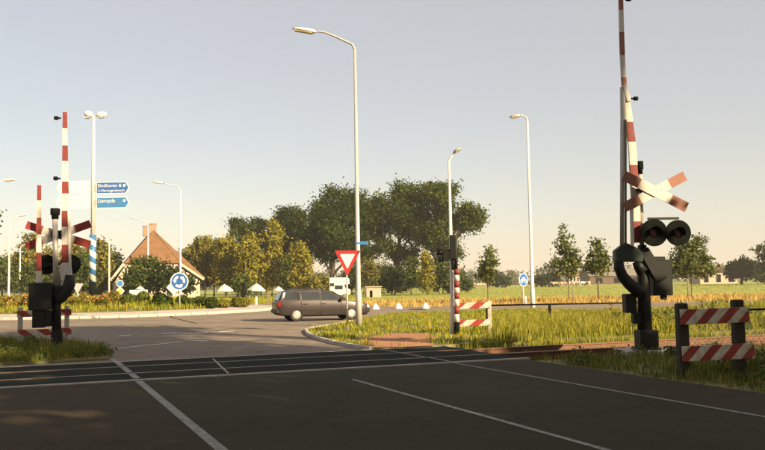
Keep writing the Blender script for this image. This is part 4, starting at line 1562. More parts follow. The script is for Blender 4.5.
        for x in (-.34, .58):
            hx = -.9 if x < 0 else -.02
            MB().box((hx, sgn * (interp(wid, 0) + .004), .80), (.17, .03, .035)).build('door_handle', M_CARLOW, body)
        MB().box((.80, sgn * .90, .98), (.1, .2, .12)).build('mirror', M_CARLOW, gh, bevel=.02)
        # rear lamps wrap the corner, head lamps at the nose
        MB().box((-2.105, sgn * .70, .80), (.16, .2, .20)).build('tail_lamp', M_TAIL, body, bevel=.02)
        MB().box((2.12, sgn * .55, .62), (.14, .3, .13)).build('headlight', M_HEADL, body, bevel=.02)
        MB().tube([(-1.75, sgn * .53, 1.475), (-1.65, sgn * .53, 1.495), (-.1, sgn * .53, 1.505), (.0, sgn * .53, 1.47)], .015, 0, 6).build('roof_rail', M_CARLOW, gh)
    # rear window and windscreen
    for pts_, nm in (([(-2.115, -.6, 1.0), (-2.115, .6, 1.0), (-1.935, .52, 1.35), (-1.935, -.52, 1.35)], 'rear_window'), ([(1.06, -.66, .985), (1.06, .66, .985), (.42, .53, 1.375), (.42, -.53, 1.375)], 'windscreen')):
        nrm = Vector((-.9, 0, .35)) if nm == 'rear_window' else Vector((.55, 0, .83))
        vs = [Vector(p) + nrm * .012 for p in pts_]
        vs += [v - nrm * .04 for v in vs]
        mb = MB()
        mb._add(vs, [(0, 1, 2, 3), (7, 6, 5, 4), (0, 4, 5, 1), (1, 5, 6, 2), (2, 6, 7, 3), (3, 7, 4, 0)], 0)
        mb.build(nm, M_CGLASS, gh)
    MB().box((-2.17, 0, .48), (.16, 1.5, .2)).build('rear_bumper', M_CARLOW, body, bevel=.04)
    MB().box((2.16, 0, .44), (.16, 1.3, .2)).build('front_bumper', M_CARLOW, body, bevel=.04)
    MB().box((-2.215, 0, .72), (.03, .52, .11)).build('number_plate', mat('plate_yellow', (.55, .4, .04), .5, var=.1), body)
    for x, sgn in wheels:
        wh = MB().tube([(0, sgn * -.09, 0), (0, sgn * -.075, 0), (0, sgn * .075, 0), (0, sgn * .09, 0)], [.27, .305, .305, .27], 0, 28).build('wheel', M_TYRE, t)
        wh.location = (x, sgn * .735, .305)
        hb = MB().tube([(0, sgn * .085, 0), (0, sgn * .098, 0), (0, sgn * .104, 0)], [.205, .2, .12], 0, 24)
        hb.build('hubcap', M_HUB, wh)
        mb = MB()
        for k in range(7):
            a = 2 * math.pi * k / 7
            mb.box((.15 * math.cos(a), sgn * .101, .15 * math.sin(a)), (.035, .006, .05), 0, Matrix.Rotation(-a, 3, 'Y'))
        mb.build('hub_slots', M_CARLOW, wh)
    fl = MB().box((0, 0, .36), (3.3, 1.3, .2)).build('underbody', M_TYRE, t)
    return t


rw_ = G(296.5, 321.6)
heading = math.radians(17)
off = Matrix.Rotation(heading, 3, 'Z') @ Vector((-1.32, -.8, 0))
make_car(Vector((rw_.x - off.x, rw_.y - off.y, 0.0)), heading)

# ================================================================== FARMHOUSE AND OTHER BUILDINGS
Yh = 112.0
kx = Yh / F
hb = P(161, 298, Yh)
hz = GZ
house = thing('farmhouse', 'farmhouse with a steep orange tiled half-hipped roof and pale walls behind shrubs', 'house', (hb.x, Yh, hz), math.radians(20))
f = local_map(Vector((hb.x, Yh, hz)), math.radians(20))
ap_ = f(153, 230)                   # front peak
hl, hr = f(127.5, 263.5), f(178, 263)
el, er = f(116, 278), f(200.5, 280.5)
D = 17.0                            # length of the house behind the gable
ridge_y = 3.0
cxr = ap_[0] + .3
ez = (el[1] + er[1]) / 2
wl, wr = el[0] + .5, er[0] - .5
# front gable wall (below the half hip), side walls
gw_ = MB()
gw_.prism([(wl, 0), (wr, 0), (wr, ez - .25), (hr[0] - .35, hr[1] - .1), (hl[0] + .35, hl[1] - .1), (wl, ez - .25)], 0, .3)
gw_.build('wall', M_HWALL, house)
for x in (wl + .15, wr - .15):
    MB().box((x, D / 2 + .2, ez / 2 - .15), (.3, D - .45, ez - .3)).build('wall', M_HWALL, house)
MB().prism([(wl, 0), (wr, 0), (wr, ez - .3), (cxr, ap_[1] - .5), (wl, ez - .3)], D - .3, D).build('wall', M_HWALL, house)
rf = MB()
pk = (cxr, ridge_y, ap_[1])
bk_ = (cxr, D + .3, ap_[1])
HL, HR = (hl[0], -.25, hl[1]), (hr[0], -.25, hr[1])
EL, ER = (el[0], -.25, ez), (er[0], -.25, ez)
BL, BR = (el[0], D + .3, ez), (er[0], D + .3, ez)
rf.flat([HL, HR, pk], 0)
rf.flat([HR, ER, BR, bk_, pk], 0)
rf.flat([pk, bk_, BL, EL, HL], 1)  # left slope coloured darker, as the side turned from the sun
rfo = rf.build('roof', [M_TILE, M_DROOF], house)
sd = rfo.modifiers.new('thick', 'SOLIDIFY')
sd.thickness = .22
sd.offset = -1
for a, b in ((HL, EL), (HR, ER)):
    MB().bar((a[0], -.33, a[2] - .05), (b[0], -.33, b[2] - .1), .34, .1).build('bargeboard', M_HWALL, rfo)
for (u, y, w_) in ((144.5, 9.0, .75), (153.8, 4.6, 1.0)):
    q = f(u, 232)
    x = q[0] * (1 + y / Yh) + (.35 if y > 6 else .1)
    ch = MB().box((0, 0, .35), (w_, .7, 1.5)).box((0, 0, 1.14), (w_ + .14, .84, .1)).build('chimney', M_BRICKC, rfo)
    ch.location = (cxr - (.55 if y > 6 else -.1), y, ap_[1])
MB().tube([(cxr + .5, 5, ap_[1]), (cxr + .5, 5, ap_[1] + 3.0)], .03, 0, 6).build('antenna', M_GALV, rfo)
for x0, x1, z0, z1 in ((wl + 1.0, wl + 2.2, .9, 2.1), (wl + 3.6, wl + 4.8, .9, 2.1), (wr - 2.4, wr - 1.2, .9, 2.1), (wr - 4.6, wr - 3.6, .1, 2.2), (cxr - .9, cxr + .3, 3.0, 4.1)):
    wdw = MB().box(((x0 + x1) / 2, -.03, (z0 + z1) / 2), (x1 - x0, .1, z1 - z0)).build('window', M_SWHITE, house)
    MB().box(((x0 + x1) / 2, -.09, (z0 + z1) / 2), (x1 - x0 - .2, .02, z1 - z0 - .2)).build('pane', M_GLASS, wdw)

# white sign panel with a parasol in front of the house
q = P(138.5, 296, 100)
wp = thing('white_panel', 'long low white panel standing in front of the farmhouse shrubs', 'panel', (q.x, 100, GZ))
f = local_map(Vector((q.x, 100, GZ)), 0)
a, b = f(129.5, 290), f(147.5, 294.6)
MB().box(((a[0] + b[0]) / 2, 0, (a[1] + b[1]) / 2), (b[0] - a[0], .1, a[1] - b[1])).build('board', M_SWHITE, wp)
for x in (a[0] + .2, b[0] - .2):
    MB().box((x, .08, b[1] / 2), (.1, .1, b[1] + .1)).build('leg', M_OLDWOOD, wp)


def parasol(label, u, v_top, v_edge, half_px, Y, tilt=0.0):
    q = P(u, 296, Y)
    t = thing('parasol', label, 'parasol', (q.x, Y, GZ), random.uniform(0, .5), 'white parasols')
    ztop, zed = P(u, v_top, Y).z - GZ, P(u, v_edge, Y).z - GZ
    r = half_px * Y / F
    mb = MB()
    n = 8
    vs = [(0, 0, ztop)]
    for rr, zz in ((.5, .66), (1.0, .14), (1.0, 0)):
        for k in range(n):
            a = 2 * math.pi * (k + .5) / n
            vs.append((r * rr * math.cos(a), r * rr * math.sin(a), zed + (ztop - zed) * zz))
    fs = [(0, 1 + k, 1 + (k + 1) % n) for k in range(n)]
    for j in range(2):
        for k in range(n):
            fs.append((1 + j * n + k, 1 + j * n + (k + 1) % n, 1 + (j + 1) * n + (k + 1) % n, 1 + (j + 1) * n + k))
    mb._add(vs, fs, 0)
    o = mb.build('canopy', M_CANV, t)
    o.rotation_euler = (0, tilt, 0)
    MB().tube([(0, 0, 0), (0, 0, ztop + .08)], .04, 0, 8).build('pole', M_OLDWOOD, t)
    MB().slab([(-.35, -.35), (.35, -.35), (.35, .35), (-.35, .35)], 0, .1).build('base', M_CONC, t)
    return t


parasol('small white parasol above the long white panel by the farmhouse', 140, 286, 289.3, 4.5, 101)
parasol('large white parasol beside the dark post, left of the estate car', 256, 283.2, 291, 9.2, 104, .05)
parasol('white parasol under the yellow trees, halfway from the house to the car', 225, 284, 291.4, 8.6, 106, -.05)
parasol('white parasol half hidden behind the estate car roof', 278.5, 286.2, 291, 5.5, 108)
q = P(243.5, 296, 98)
tag(MB().box((0, 0, P(243, 283.5, 98).z / 2), (.34, .34, P(243, 283.5, 98).z - GZ)).box((0, 0, P(243, 283.5, 98).z), (.42, .42, .08)).build('dark_post', M_BLACK2, None, (q.x, 98, 0)), 'dark square post between two white parasols', 'post')
for u, v0, v1, Y in ((256.5, 296.5, 301.5, 66), (268.5, 291, 302, 66)):
    q = P(u, v1, Y)
    tag(MB().box((0, 0, 0), (.16, .16, P(u, v0, Y).z - GZ), 0, None, .9).build('marker_post', M_WPOLE if u < 260 else M_OLDWOOD, None, (q.x, Y, (P(u, v0, Y).z + GZ) / 2)), 'short white post in the grass behind the apron' if u < 260 else 'thin wooden post in the grass just left of the estate car', 'post')

# camper van and cream shed under the oaks
Yv = 105
q = P(341, 298, Yv)
cv = thing('camper_van', 'white camper van parked under the oaks behind the estate car roof', 'van', (q.x, Yv, GZ), math.radians(-6))
f = local_map(Vector((q.x, Yv, GZ)), 0)
mb = MB()
s_ = Yv / F
mb.prism([(-1.3, .45), (1.0, .45), (1.1, 1.15), (.72, 1.3), (.55, 1.75), (1.0, 1.85), (.95, 2.55), (.7, 2.68), (-1.3, 2.68)], -1.0, 1.0)
mb.build('body', M_SWHITE, cv, bevel=.05)
MB().box((-.1, -1.01, 1.45), (1.0, .03, .5)).build('side_window', M_GLASS, cv)
MB().box((-.95, -1.01, 1.8), (.5, .03, .4)).build('side_window', M_GLASS, cv)
MB().prism([(.76, 1.31), (.6, 1.7), (.63, 1.72), (.8, 1.32)], -.85, .85).build('windscreen', M_GLASS, cv)
for x in (-.8, .65):
    for y in (-.9, .9):
        wh = MB().tube([(x, y - .1, .33), (x, y + .1, .33)], .33, 0, 18).build('wheel', M_TYRE, cv)
        MB().tube([(x, y - .12, .33), (x, y + .12, .33)], .18, 0, 12).build('hubcap', M_HUB, wh)
Ys = 112
q = P(373.5, 297, Ys)
sh = thing('field_shed', 'small cream flat-roofed shed with a dark doorway under the oaks', 'shed', (q.x, Ys, GZ), math.radians(4))
f = local_map(Vector((q.x, Ys, GZ)), 0)
x0, zt_ = f(366.3, 287.3)
x1, _ = f(381, 287.3)
xd0, zd = f(369.6, 290.5)
xd1, _ = f(372.4, 290)
MB().box(((x0 + xd0) / 2, 0, zt_ / 2), (xd0 - x0, .2, zt_)).build('wall', M_CREAM, sh)
MB().box(((x1 + xd1) / 2, 0, zt_ / 2), (x1 - xd1, .2, zt_)).build('wall', M_CREAM, sh)
MB().box(((xd0 + xd1) / 2, 0, (zt_ + zd) / 2), (xd1 - xd0, .2, zt_ - zd)).build('lintel', M_CREAM, sh)
MB().box(((xd0 + xd1) / 2, .25, zd / 2), (xd1 - xd0 + .1, .06, zd)).build('door', M_BLACK2, sh)  # black panel stands for the shade inside the open doorway
for x in (x0 + .1, x1 - .1):
    MB().box((x, 1.3, zt_ / 2), (.2, 2.4, zt_)).build('wall', M_CREAM, sh)
MB().box(((x0 + x1) / 2, 1.2, zt_ + .06), (x1 - x0 + .3, 2.9, .12)).build('roof', M_CREAM, sh)


def barn(label, u0, u1, v_ridge, v_eave, v_base, Y, wall, roofm, depth=9.0):
    a, b = P(u0, v_base, Y), P(u1, v_base, Y)
    ze, zr = P((u0 + u1) / 2, v_eave, Y).z - GZ, P((u0 + u1) / 2, v_ridge, Y).z - GZ
    L = b.x - a.x
    t = thing('barn', label, 'barn', ((a.x + b.x) / 2, Y, GZ), 0)
    MB().prism([(-L / 2, 0), (L / 2, 0), (L / 2, ze), (-L / 2, ze)], 0, .3).build('wall', wall, t)
    for s in (-1, 1):
        vs = [(s * (L / 2 - .15), .3, 0), (s * (L / 2 - .15), depth, 0), (s * (L / 2 - .15), depth, ze), (s * (L / 2 - .15), depth / 2, zr - .2), (s * (L / 2 - .15), .3, ze)]
        MB().flat(vs).build('wall', wall, t)
    o = MB().flat([(-L / 2 - .4, -.5, ze - .1), (L / 2 + .4, -.5, ze - .1), (L / 2 + .4, depth / 2, zr), (-L / 2 - .4, depth / 2, zr)]).flat([(-L / 2 - .4, depth + .5, ze - .1), (L / 2 + .4, depth + .5, ze - .1), (L / 2 + .4, depth / 2, zr), (-L / 2 - .4, depth / 2, zr)]).build('roof', roofm, t)
    for k in range(3):
        x = -L / 2 + L * (k + .5) / 3
        MB().box((x, -.03, ze * .45), (L * .12, .08, ze * .6)).build('door' if k == 1 else 'window', M_BLACK2, t)
    return t


M_ROOFG = mat('grey_barn_roof', (0.2, 0.18, 0.15), .9, var=.2)
barn('distant pale barn with a brown roof near the right edge', 700, 737, 266, 271.5, 277, 235, M_CREAM, M_DROOF)
barn('distant low barn with a long grey roof behind the signal bracket', 590, 645, 268, 275.5, 281, 300, M_DROOF, M_ROOFG, 16)
barn('distant farm with a red roof beyond the meadow', 569, 580, 271.5, 276, 281, 420, M_CREAM, M_TILE, 10)

# ================================================================== TREES
# big oaks
tree_px('oak_tree', 'large dark oak standing behind the give-way sign', 332, 150, [(332, 232, 24, 26), (348, 210, 20, 22), (318, 222, 16, 18), (352, 240, 18, 17), (330, 204, 17, 16), (312, 243, 13, 14), (364, 226, 13, 22), (338, 252, 20, 10), (360, 252, 14, 12), (322, 254, 12, 10)], 38000, .42, L_OAK, 5.5, M_BARK, group='oaks', clump=1.5, per=60, shell=(.35, 1.0), cauli=True)
tree_px('oak_tree', 'broad oak with a forked trunk showing under its crown, middle of the three', 398, 152, [(398, 222, 24, 22), (384, 208, 14, 15), (376, 234, 14, 15), (408, 202, 18, 17), (414, 236, 15, 14), (386, 248, 18, 11), (400, 196, 12, 11), (372, 218, 12, 18), (410, 256, 12, 9)], 27000, .42, L_OAK2, 5.5, M_BARK, group='oaks', clump=1.4, per=55, shell=(.4, 1.0), cauli=True)
tree_px('oak_tree', 'tallest spreading oak, its crown reaching out to the right', 436, 148, [(438, 204, 20, 22), (424, 198, 16, 16), (452, 222, 18, 15), (470, 214, 14, 8), (468, 226, 12, 8), (436, 240, 18, 17), (420, 226, 13, 15), (446, 252, 14, 12), (444, 191, 12, 10), (478, 217, 8, 6)], 27000, .42, L_OAK2, 5.0, M_BARK, group='oaks', clump=1.4, per=55, shell=(.4, 1.0), cauli=True)
tree_px('oak_tree', 'dark oak behind the tall yellow birch', 288, 165, [(288, 238, 18, 18), (300, 222, 13, 15), (278, 226, 11, 12), (292, 215, 10, 9), (306, 244, 12, 14)], 20000, .42, L_OAK, 4.0, M_BARK, group='oaks', clump=1.4, per=55, cauli=True)
tree_px('oak_tree', 'smaller dark oak crown showing above the left birch', 248, 168, [(246, 236, 14, 12), (258, 228, 10, 9), (238, 226, 7, 7), (262, 244, 10, 10), (246, 254, 14, 12)], 11000, .42, L_OAK, 3.0, M_BARK, group='oaks', clump=1.3, per=50, cauli=True)
# birches
birches = [(272, 128, 'tallest yellow birch with a pale stem left of the oaks', [(273, 238, 10, 16), (271, 255, 12, 16), (274, 228, 6, 8), (270, 272, 11, 14)], 5200),
           (249, 126, 'yellow birch with a pale stem second from the house side', [(249, 250, 10, 14), (248, 264, 11, 14), (250, 240, 6, 7), (246, 277, 11, 10)], 4600),
           (300, 124, 'round-topped yellow birch just left of the big oak trunk', [(300, 256, 9, 12), (301, 268, 11, 13), (298, 248, 6, 7), (302, 280, 12, 10)], 4600),
           (226, 130, 'yellow birch behind the left white parasol', [(226, 252, 11, 15), (224, 266, 12, 14), (228, 243, 6, 8), (226, 278, 13, 9)], 5200),
           (205, 134, 'bushy yellow-green birch next to the farmhouse gable', [(205, 256, 14, 17), (198, 268, 12, 14), (212, 266, 12, 14), (203, 243, 8, 8)], 5600)]
for u, Y, lab, lobes, n in birches:
    tree_px('birch_tree', lab, u, Y, lobes, n, .42, L_BIRCH if u > 215 else L_YGREEN, 1.4, M_BIRCH, group='yellow birches', clump=.8, shell=(.35, 1.0))
tree_px('yellow_bush', 'narrow yellow bush standing out among the green shrubs under the oaks', 427, 120, [(427, 268, 5.5, 13), (427, 280, 7, 11), (426, 258, 4, 6)], 2400, .4, L_BIRCH, 1.2, M_BARK, clump=.6, cat='bush')
for lab, u, Y, lobes, n, lm in (
        ('rounded green shrub right of the cream shed', 392, 126, [(392, 278, 11, 13), (385, 284, 8, 8), (400, 282, 8, 9)], 2600, L_DARK),
        ('loose green shrub under the middle oak trunk', 411, 130, [(411, 272, 9, 14), (407, 282, 9, 9), (416, 280, 8, 11)], 2800, L_GREEN),
        ('dense green shrub between the yellow bush and the signal', 443, 124, [(443, 272, 10, 15), (450, 281, 9, 10), (438, 282, 8, 9)], 3000, L_GREEN),
        ('low green shrub at the foot of the tallest oak', 459, 134, [(459, 279, 9, 9), (466, 284, 8, 6), (453, 284, 8, 7)], 2200, L_GREEN),
        ('light green young tree left of the shed', 371, 140, [(371, 270, 6, 10), (373, 280, 7, 8), (369, 261, 3, 5)], 1600, L_YGREEN),
        ('tall dark undergrowth between the big oak and the middle oak', 364, 146, [(362, 272, 12, 13), (376, 276, 12, 12), (352, 276, 10, 11), (386, 272, 9, 11)], 5200, L_OAK2),
        ('dark bush behind the camper van', 352, 132, [(352, 281, 10, 10), (345, 285, 8, 7)], 2000, L_DARK),
        ('yellow-green bush behind the estate car windows', 322, 116, [(318, 284, 12, 10), (330, 287, 10, 7), (308, 286, 9, 8)], 3000, L_YGREEN),
        ('green bush between the two big white parasols', 242, 110, [(241, 284, 8, 9), (246, 288, 8, 6)], 2000, L_GREEN),
        ('dark climbing shrub in front of the farmhouse left wall', 140, 106, [(139, 273, 12, 16), (150, 268, 10, 12), (131, 283, 10, 11), (148, 282, 11, 11)], 4200, L_GREEN),
        ('dark shrub in front of the farmhouse right wall', 170, 105, [(166, 275, 10, 13), (177, 280, 10, 11), (160, 283, 10, 10), (187, 284, 8, 9)], 3800, L_DARK)):
    tree_px('shrub', lab, u, Y, lobes, n, .38, lm, 1.2, M_BARK, group='garden shrubs', clump=.7, cat='shrub')
for lab, u, Y, lobes, n, lm in (
        ('tall round green tree between the mast and the farmhouse', 97, 118, [(98, 262, 14, 18), (104, 272, 13, 16), (90, 274, 12, 16), (100, 248, 9, 9), (96, 284, 16, 10)], 7500, L_YGREEN),
        ('green tree behind the left signal disc', 72, 125, [(72, 264, 13, 18), (64, 276, 12, 14), (78, 280, 12, 12), (74, 250, 8, 9)], 6000, L_YGREEN),
        ('pale green tree at the far left behind the small lamp', 30, 128, [(31, 258, 12, 18), (24, 272, 11, 16), (38, 274, 12, 15), (33, 242, 8, 9)], 6000, L_YGREEN),
        ('green tree at the left picture edge beyond the island', 2, 126, [(2, 276, 12, 13), (12, 282, 10, 10), (-10, 270, 12, 14)], 4500, L_GREEN),
        ('dark green bush low behind the left signal', 52, 120, [(52, 282, 12, 10), (44, 286, 10, 8), (60, 286, 9, 8)], 3200, L_DARK)):
    tree_px('garden_tree', lab, u, Y, lobes, n, .45, lm, 2.0, M_BARK, group='trees at the left', clump=.8)
for lab, u, Y, lobes, n, lm in (
        ('yellow-green tree just behind the farmhouse gable', 190, 140, [(190, 262, 13, 16), (184, 272, 12, 14), (197, 252, 9, 10), (193, 280, 14, 10)], 6500, L_YGREEN),
        ('loose yellow-green tree between the farmhouse and the birches', 214, 142, [(215, 258, 12, 15), (219, 272, 12, 13), (209, 276, 12, 12), (214, 246, 8, 8)], 6500, L_YGREEN),
        ('yellow-green tree filling the gap between the first two birches', 238, 138, [(238, 260, 9, 13), (236, 274, 11, 13), (241, 280, 11, 10)], 5200, L_BIRCH),
        ('yellow-green undergrowth tree behind the tallest birch', 261, 136, [(260, 266, 9, 13), (262, 278, 12, 12), (258, 284, 10, 8)], 5200, L_YGREEN),
        ('dark undergrowth tree between the tallest and the round-topped birch', 287, 138, [(287, 268, 9, 13), (286, 280, 11, 11), (292, 284, 10, 8)], 5200, L_GREEN),
        ('green tree close left of the farmhouse roof', 117, 126, [(114, 264, 10, 14), (110, 276, 12, 12), (120, 280, 10, 10)], 5200, L_GREEN),
        ('pale tree showing between the two left signal arms', 50, 136, [(50, 262, 10, 16), (46, 276, 11, 12), (55, 276, 11, 12)], 5000, L_YGREEN),
        ('round green tree just left of the white pole', 86, 116, [(86, 266, 11, 14), (80, 278, 11, 12), (92, 280, 11, 10)], 5200, L_GREEN),
        ('green tree low between the left lamp posts', 38, 118, [(38, 276, 11, 12), (30, 284, 10, 8), (46, 284, 10, 8)], 4600, L_GREEN),
        ('green tree beside the far left lamp', 14, 140, [(14, 266, 9, 14), (18, 280, 11, 10), (8, 280, 10, 10)], 4500, L_YGREEN)):
    tree_px('background_tree', lab, u, Y, lobes, n, .42, lm, 1.6, M_BARK, group='trees behind the roundabout', clump=.9, shell=(.3, 1.0))
tree_px('overhanging_tree', 'leafy branch tips of a tree just entering at the left edge', -22, 60, [(-14, 216, 16, 9), (-26, 200, 18, 14), (-30, 228, 20, 16), (-22, 240, 12, 12)], 4200, .26, L_GREEN, 5, M_BARK, clump=.6)
# young roadside trees
for lab, u, Y, lobes, n in (
        ('tall sparse young tree on the right of the tall pale lamp', 569, 66, [(567, 258, 12, 16), (564, 243, 8, 14), (573, 267, 11, 11), (558, 267, 10, 10), (563, 228, 3, 6)], 1700),
        ('narrow young tree left of the signal bracket', 598, 67, [(598, 260, 11, 14), (596, 246, 6, 11), (604, 266, 9, 9), (591, 266, 8, 8)], 1500),
        ('small young tree between the banded signal and the tall pale lamp', 488, 68, [(488, 266, 9, 13), (485, 274, 8, 8), (490, 254, 5, 8)], 1500),
        ('wide young tree behind the twin signal lights', 692, 70, [(690, 262, 18, 14), (696, 246, 11, 13), (706, 266, 13, 11), (676, 266, 14, 12), (684, 252, 12, 11)], 4200)):
    tree_px('young_tree', lab, u, Y, lobes, n, .26, L_YOUNG, .9, M_BARK, group='young roadside trees', clump=.42, shell=(.2, 1.0), per=12)
for i, (u, v0) in enumerate(((573, 289), (599.5, 281), (688.5, 279))):
    q = P(u, 303, 65.5)
    tag(MB().tube([(0, 0, -.1), (0, 0, P(u, v0, 65.5).z - GZ)], .05, 0, 8).build('tree_stake', M_OLDWOOD, None, (q.x, 65.5, GZ)), 'thin wooden stake beside the ' + ('tall sparse young tree', 'narrow young tree by the signal', 'wide young tree behind the twin lights')[i], 'stake', 'tree stakes')
tree_px('round_tree', 'round dark tree on the meadow edge near the right picture border', 742, 200, [(742, 268, 14, 10), (734, 272, 10, 7), (752, 272, 12, 7)], 3000, .8, L_DARK, 3, M_BARK, clump=1.2)
tree_px('round_tree', 'tree cut by the right picture border above the round dark tree', 772, 190, [(768, 252, 14, 12), (778, 262, 16, 18), (764, 272, 12, 10)], 3000, .8, L_GREEN, 4, M_BARK, clump=1.2)
tree_px('field_bush', 'dark round bush on the meadow edge behind the oval blue sign', 549, 225, [(549, 279, 11, 5.5), (541, 281, 7, 4)], 1500, .8, L_DARK, 2, M_BARK, clump=1.0, cat='bush')
tree_px('field_bush', 'dark bush at the far meadow edge right of the small young tree', 498, 240, [(497, 280, 10, 5.5), (505, 282, 7, 4)], 1400, .8, L_DARK, 2, M_BARK, clump=1.0, cat='bush')

# far tree line
lobes = []
xx = -330.0
while xx < 420:
    Y = 430 + random.uniform(-30, 40)
    r = random.uniform(7, 15)
    hgt = random.uniform(2.6, 5.0) * (1.4 if random.random() < .15 else 1)
    lobes.append((xx, Y, GZ + hgt * .9, r, 8, hgt))
    xx += r * random.uniform(.7, 1.2)
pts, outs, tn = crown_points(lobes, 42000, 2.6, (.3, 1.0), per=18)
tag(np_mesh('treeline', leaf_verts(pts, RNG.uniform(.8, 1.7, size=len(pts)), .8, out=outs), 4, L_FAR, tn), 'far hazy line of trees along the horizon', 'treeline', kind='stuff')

# unseen roadside trees: right ones shade the crossing, left ones added to block sky
shade_trees = [((12.5, 3.5), 16.5, 3.6), ((17.5, 5.0), 11, 3.4), ((23.5, 4.5), 10.0, 3.6), ((30.5, 5.0), 10.5, 3.8), ((38, 5), 11, 4), ((15.0, -3.5), 14, 4.2), ((21, -1.0), 12, 4.0), ((9.5, -8.5), 15, 4.4), ((18, -11), 15, 4.6), ((29, 1), 12, 4.2), ((5.5, -16), 15, 4.5), ((13, -19), 16, 4.6), ((-9.5, -3), 14, 4.2), ((-5.5, -12), 15, 4.4), ((-13, 5.5), 12, 3.6), ((-2, -20), 15, 4.4), ((13.4, 6.0), 18, 2.4)]
for i, ((x, y), H, r) in enumerate(shade_trees):
    lob = [(0, 0, H * .55, r, r, H * .26), (r * .4, .5, H * .8, r * .75, r * .75, H * .18), (-r * .5, -.4, H * .7, r * .7, r * .7, H * .17), (.3, r * .3, H * .38, r * .85, r * .85, H * .16), (0, -r * .3, H * .9, r * .5, r * .5, H * .1)]
    if i >= 16:
        lob = [(0, 0, H * .62, r * .8, r * .8, H * .14), (.3, .2, H * .78, r, r, H * .13), (-.3, -.2, H * .92, r * .7, r * .7, H * .1)]
    make_tree('roadside_tree', 'broad roadside tree outside the picture whose shade falls on the crossing', Vector((x, y, -.1)), lob, 5200 if i < 16 else 2300, .5, L_GREEN, .3, M_BARK, group='roadside trees', clump=1.0, shell=(.3, 1.0))

for i, ((x, y), z0, z1, r) in enumerate((((19.5, 6.3), 16.5, 20.5, 2.3), ((21.6, 4.6), 17.5, 22, 1.8), ((16.4, 5.2), 14, 19, 2.2), ((20.4, 2.6), 17.5, 22, 2.0))):  # unseen pines, high crowns shaped to streak the road but spare the verge
    zm = (z0 + z1) / 2
    lob = [(0, 0, zm, r * .8, r * .8, (z1 - z0) * .3), (r * .5, .3, zm + .8, r * .7, r * .7, .8), (-r * .6, -.3, zm - .6, r * .7, r * .7, .8), (.1, -r * .5, zm + .2, r * .6, r * .6, .9), (0, 0, z1 - .5, r * .5, r * .5, .6)]
    make_tree('shade_pine', 'unseen high-crowned pine added to cast streaks of shade beyond the crossing', Vector((x, y, -.1)), lob, 1500, .5, L_DARK, .2, M_BARK, group='added shade pines', clump=.8, shell=(.2, 1.0), per=20)

# ================================================================== COWS
def make_cow(name, label, m, loc, rz, grazing, s=1.0):
    me = bpy.data.meshes.new(name)
    V = [(-.75, 0, 1.12), (-.3, 0, 1.08), (.25, 0, 1.08), (.72, 0, 1.14),            # spine 0-3
         (1.0, 0, 1.2 if not grazing else .95), (1.25, 0, 1.38 if not grazing else .55), (1.5, 0, 1.28 if not grazing else .28), (1.66, 0, 1.15 if not grazing else .14)]
    R = [(.3, .33), (.36, .4), (.36, .4), (.3, .34), (.2, .24), (.15, .17), (.12, .13), (.08, .08)]
    Eg = [(i, i + 1) for i in range(7)]
    for sx, par in ((-.78, 0), (.68, 3)):
        for sy in (-.2, .2):
            b = len(V)
            kx_ = .06 if sx < 0 else -.02
            V += [(sx + .02, sy, .78), (sx - kx_, sy, .42), (sx + .02, sy, .04)]
            R += [(.15, .17), (.075, .085), (.06, .07)]
            Eg += [(par, b), (b, b + 1), (b + 1, b + 2)]
    b = len(V)
    V += [(-1.0, 0, 1.05), (-1.06, 0, .55)]
    R += [(.05, .05), (.035, .035)]
    Eg += [(0, b), (b, b + 1)]
    me.from_pydata(V, Eg, [])
    o = bpy.data.objects.new(name, me)
    COL.objects.link(o)
    o.modifiers.new('s', 'SKIN')
    if not me.skin_vertices:
        bpy.context.view_layer.objects.active = o
    sv = me.skin_vertices[0].data
    for i, r in enumerate(R):
        sv[i].radius = r
        sv[i].use_root = (i == 1)
    o.modifiers.new('u', 'SUBSURF').levels = 1
    bpy.context.view_layer.update()
    m2 = bpy.data.meshes.new_from_object(o.evaluated_get(bpy.context.evaluated_depsgraph_get()))
    o.modifiers.clear()
    o.data = m2
    m2.materials.clear()
    m2.materials.append(m)
    for p in m2.polygons:
        p.use_smooth = True
    hx, hz_ = (V[5][0], V[5][2])
    for sy in (-1, 1):
        MB().bar((hx + .02, sy * .13, hz_ + .08), (hx - .04, sy * .34, hz_ + .06), .09, .04).build('ear', m, o)
    o.location = loc
    o.rotation_euler = (0, 0, rz)
    o.scale = (s, s, s)
    return tag(o, label, 'cow', 'cows in the meadow')


cows = [(556, 286.4, M_COWW, 'pale cow at the left end of the meadow herd', 2.9, False), (563.5, 287.2, M_COWB, 'red and white cow second from the left in the herd', 3.3, False), (571.5, 287.0, M_COWB, 'red and white grazing cow in the middle of the herd', .2, True),
        (576.5, 286.6, M_COWW, 'whitish cow right of the grazing red cow', 2.7, False), (583, 285.4, M_COWK, 'black cow on the right of the herd', .4, False), (589, 285.6, M_COWW, 'pale cow at the right end of the herd', 1.2, False),
        (476, 287.2, M_COWB, 'red and white cow left of the small young tree', .3, False), (482.5, 286.8, M_COWW, 'pale cow just behind the small young tree', 3.0, True)]
for i, (u, v, m, lab, rz, gz) in enumerate(cows):
    c = G(u, v, GZ)
    Y = min(max(c.y, 150), 215)
    q = P(u, v, Y)
    make_cow('cow', lab, m, (q.x, Y, GZ), rz, gz, 1.0)

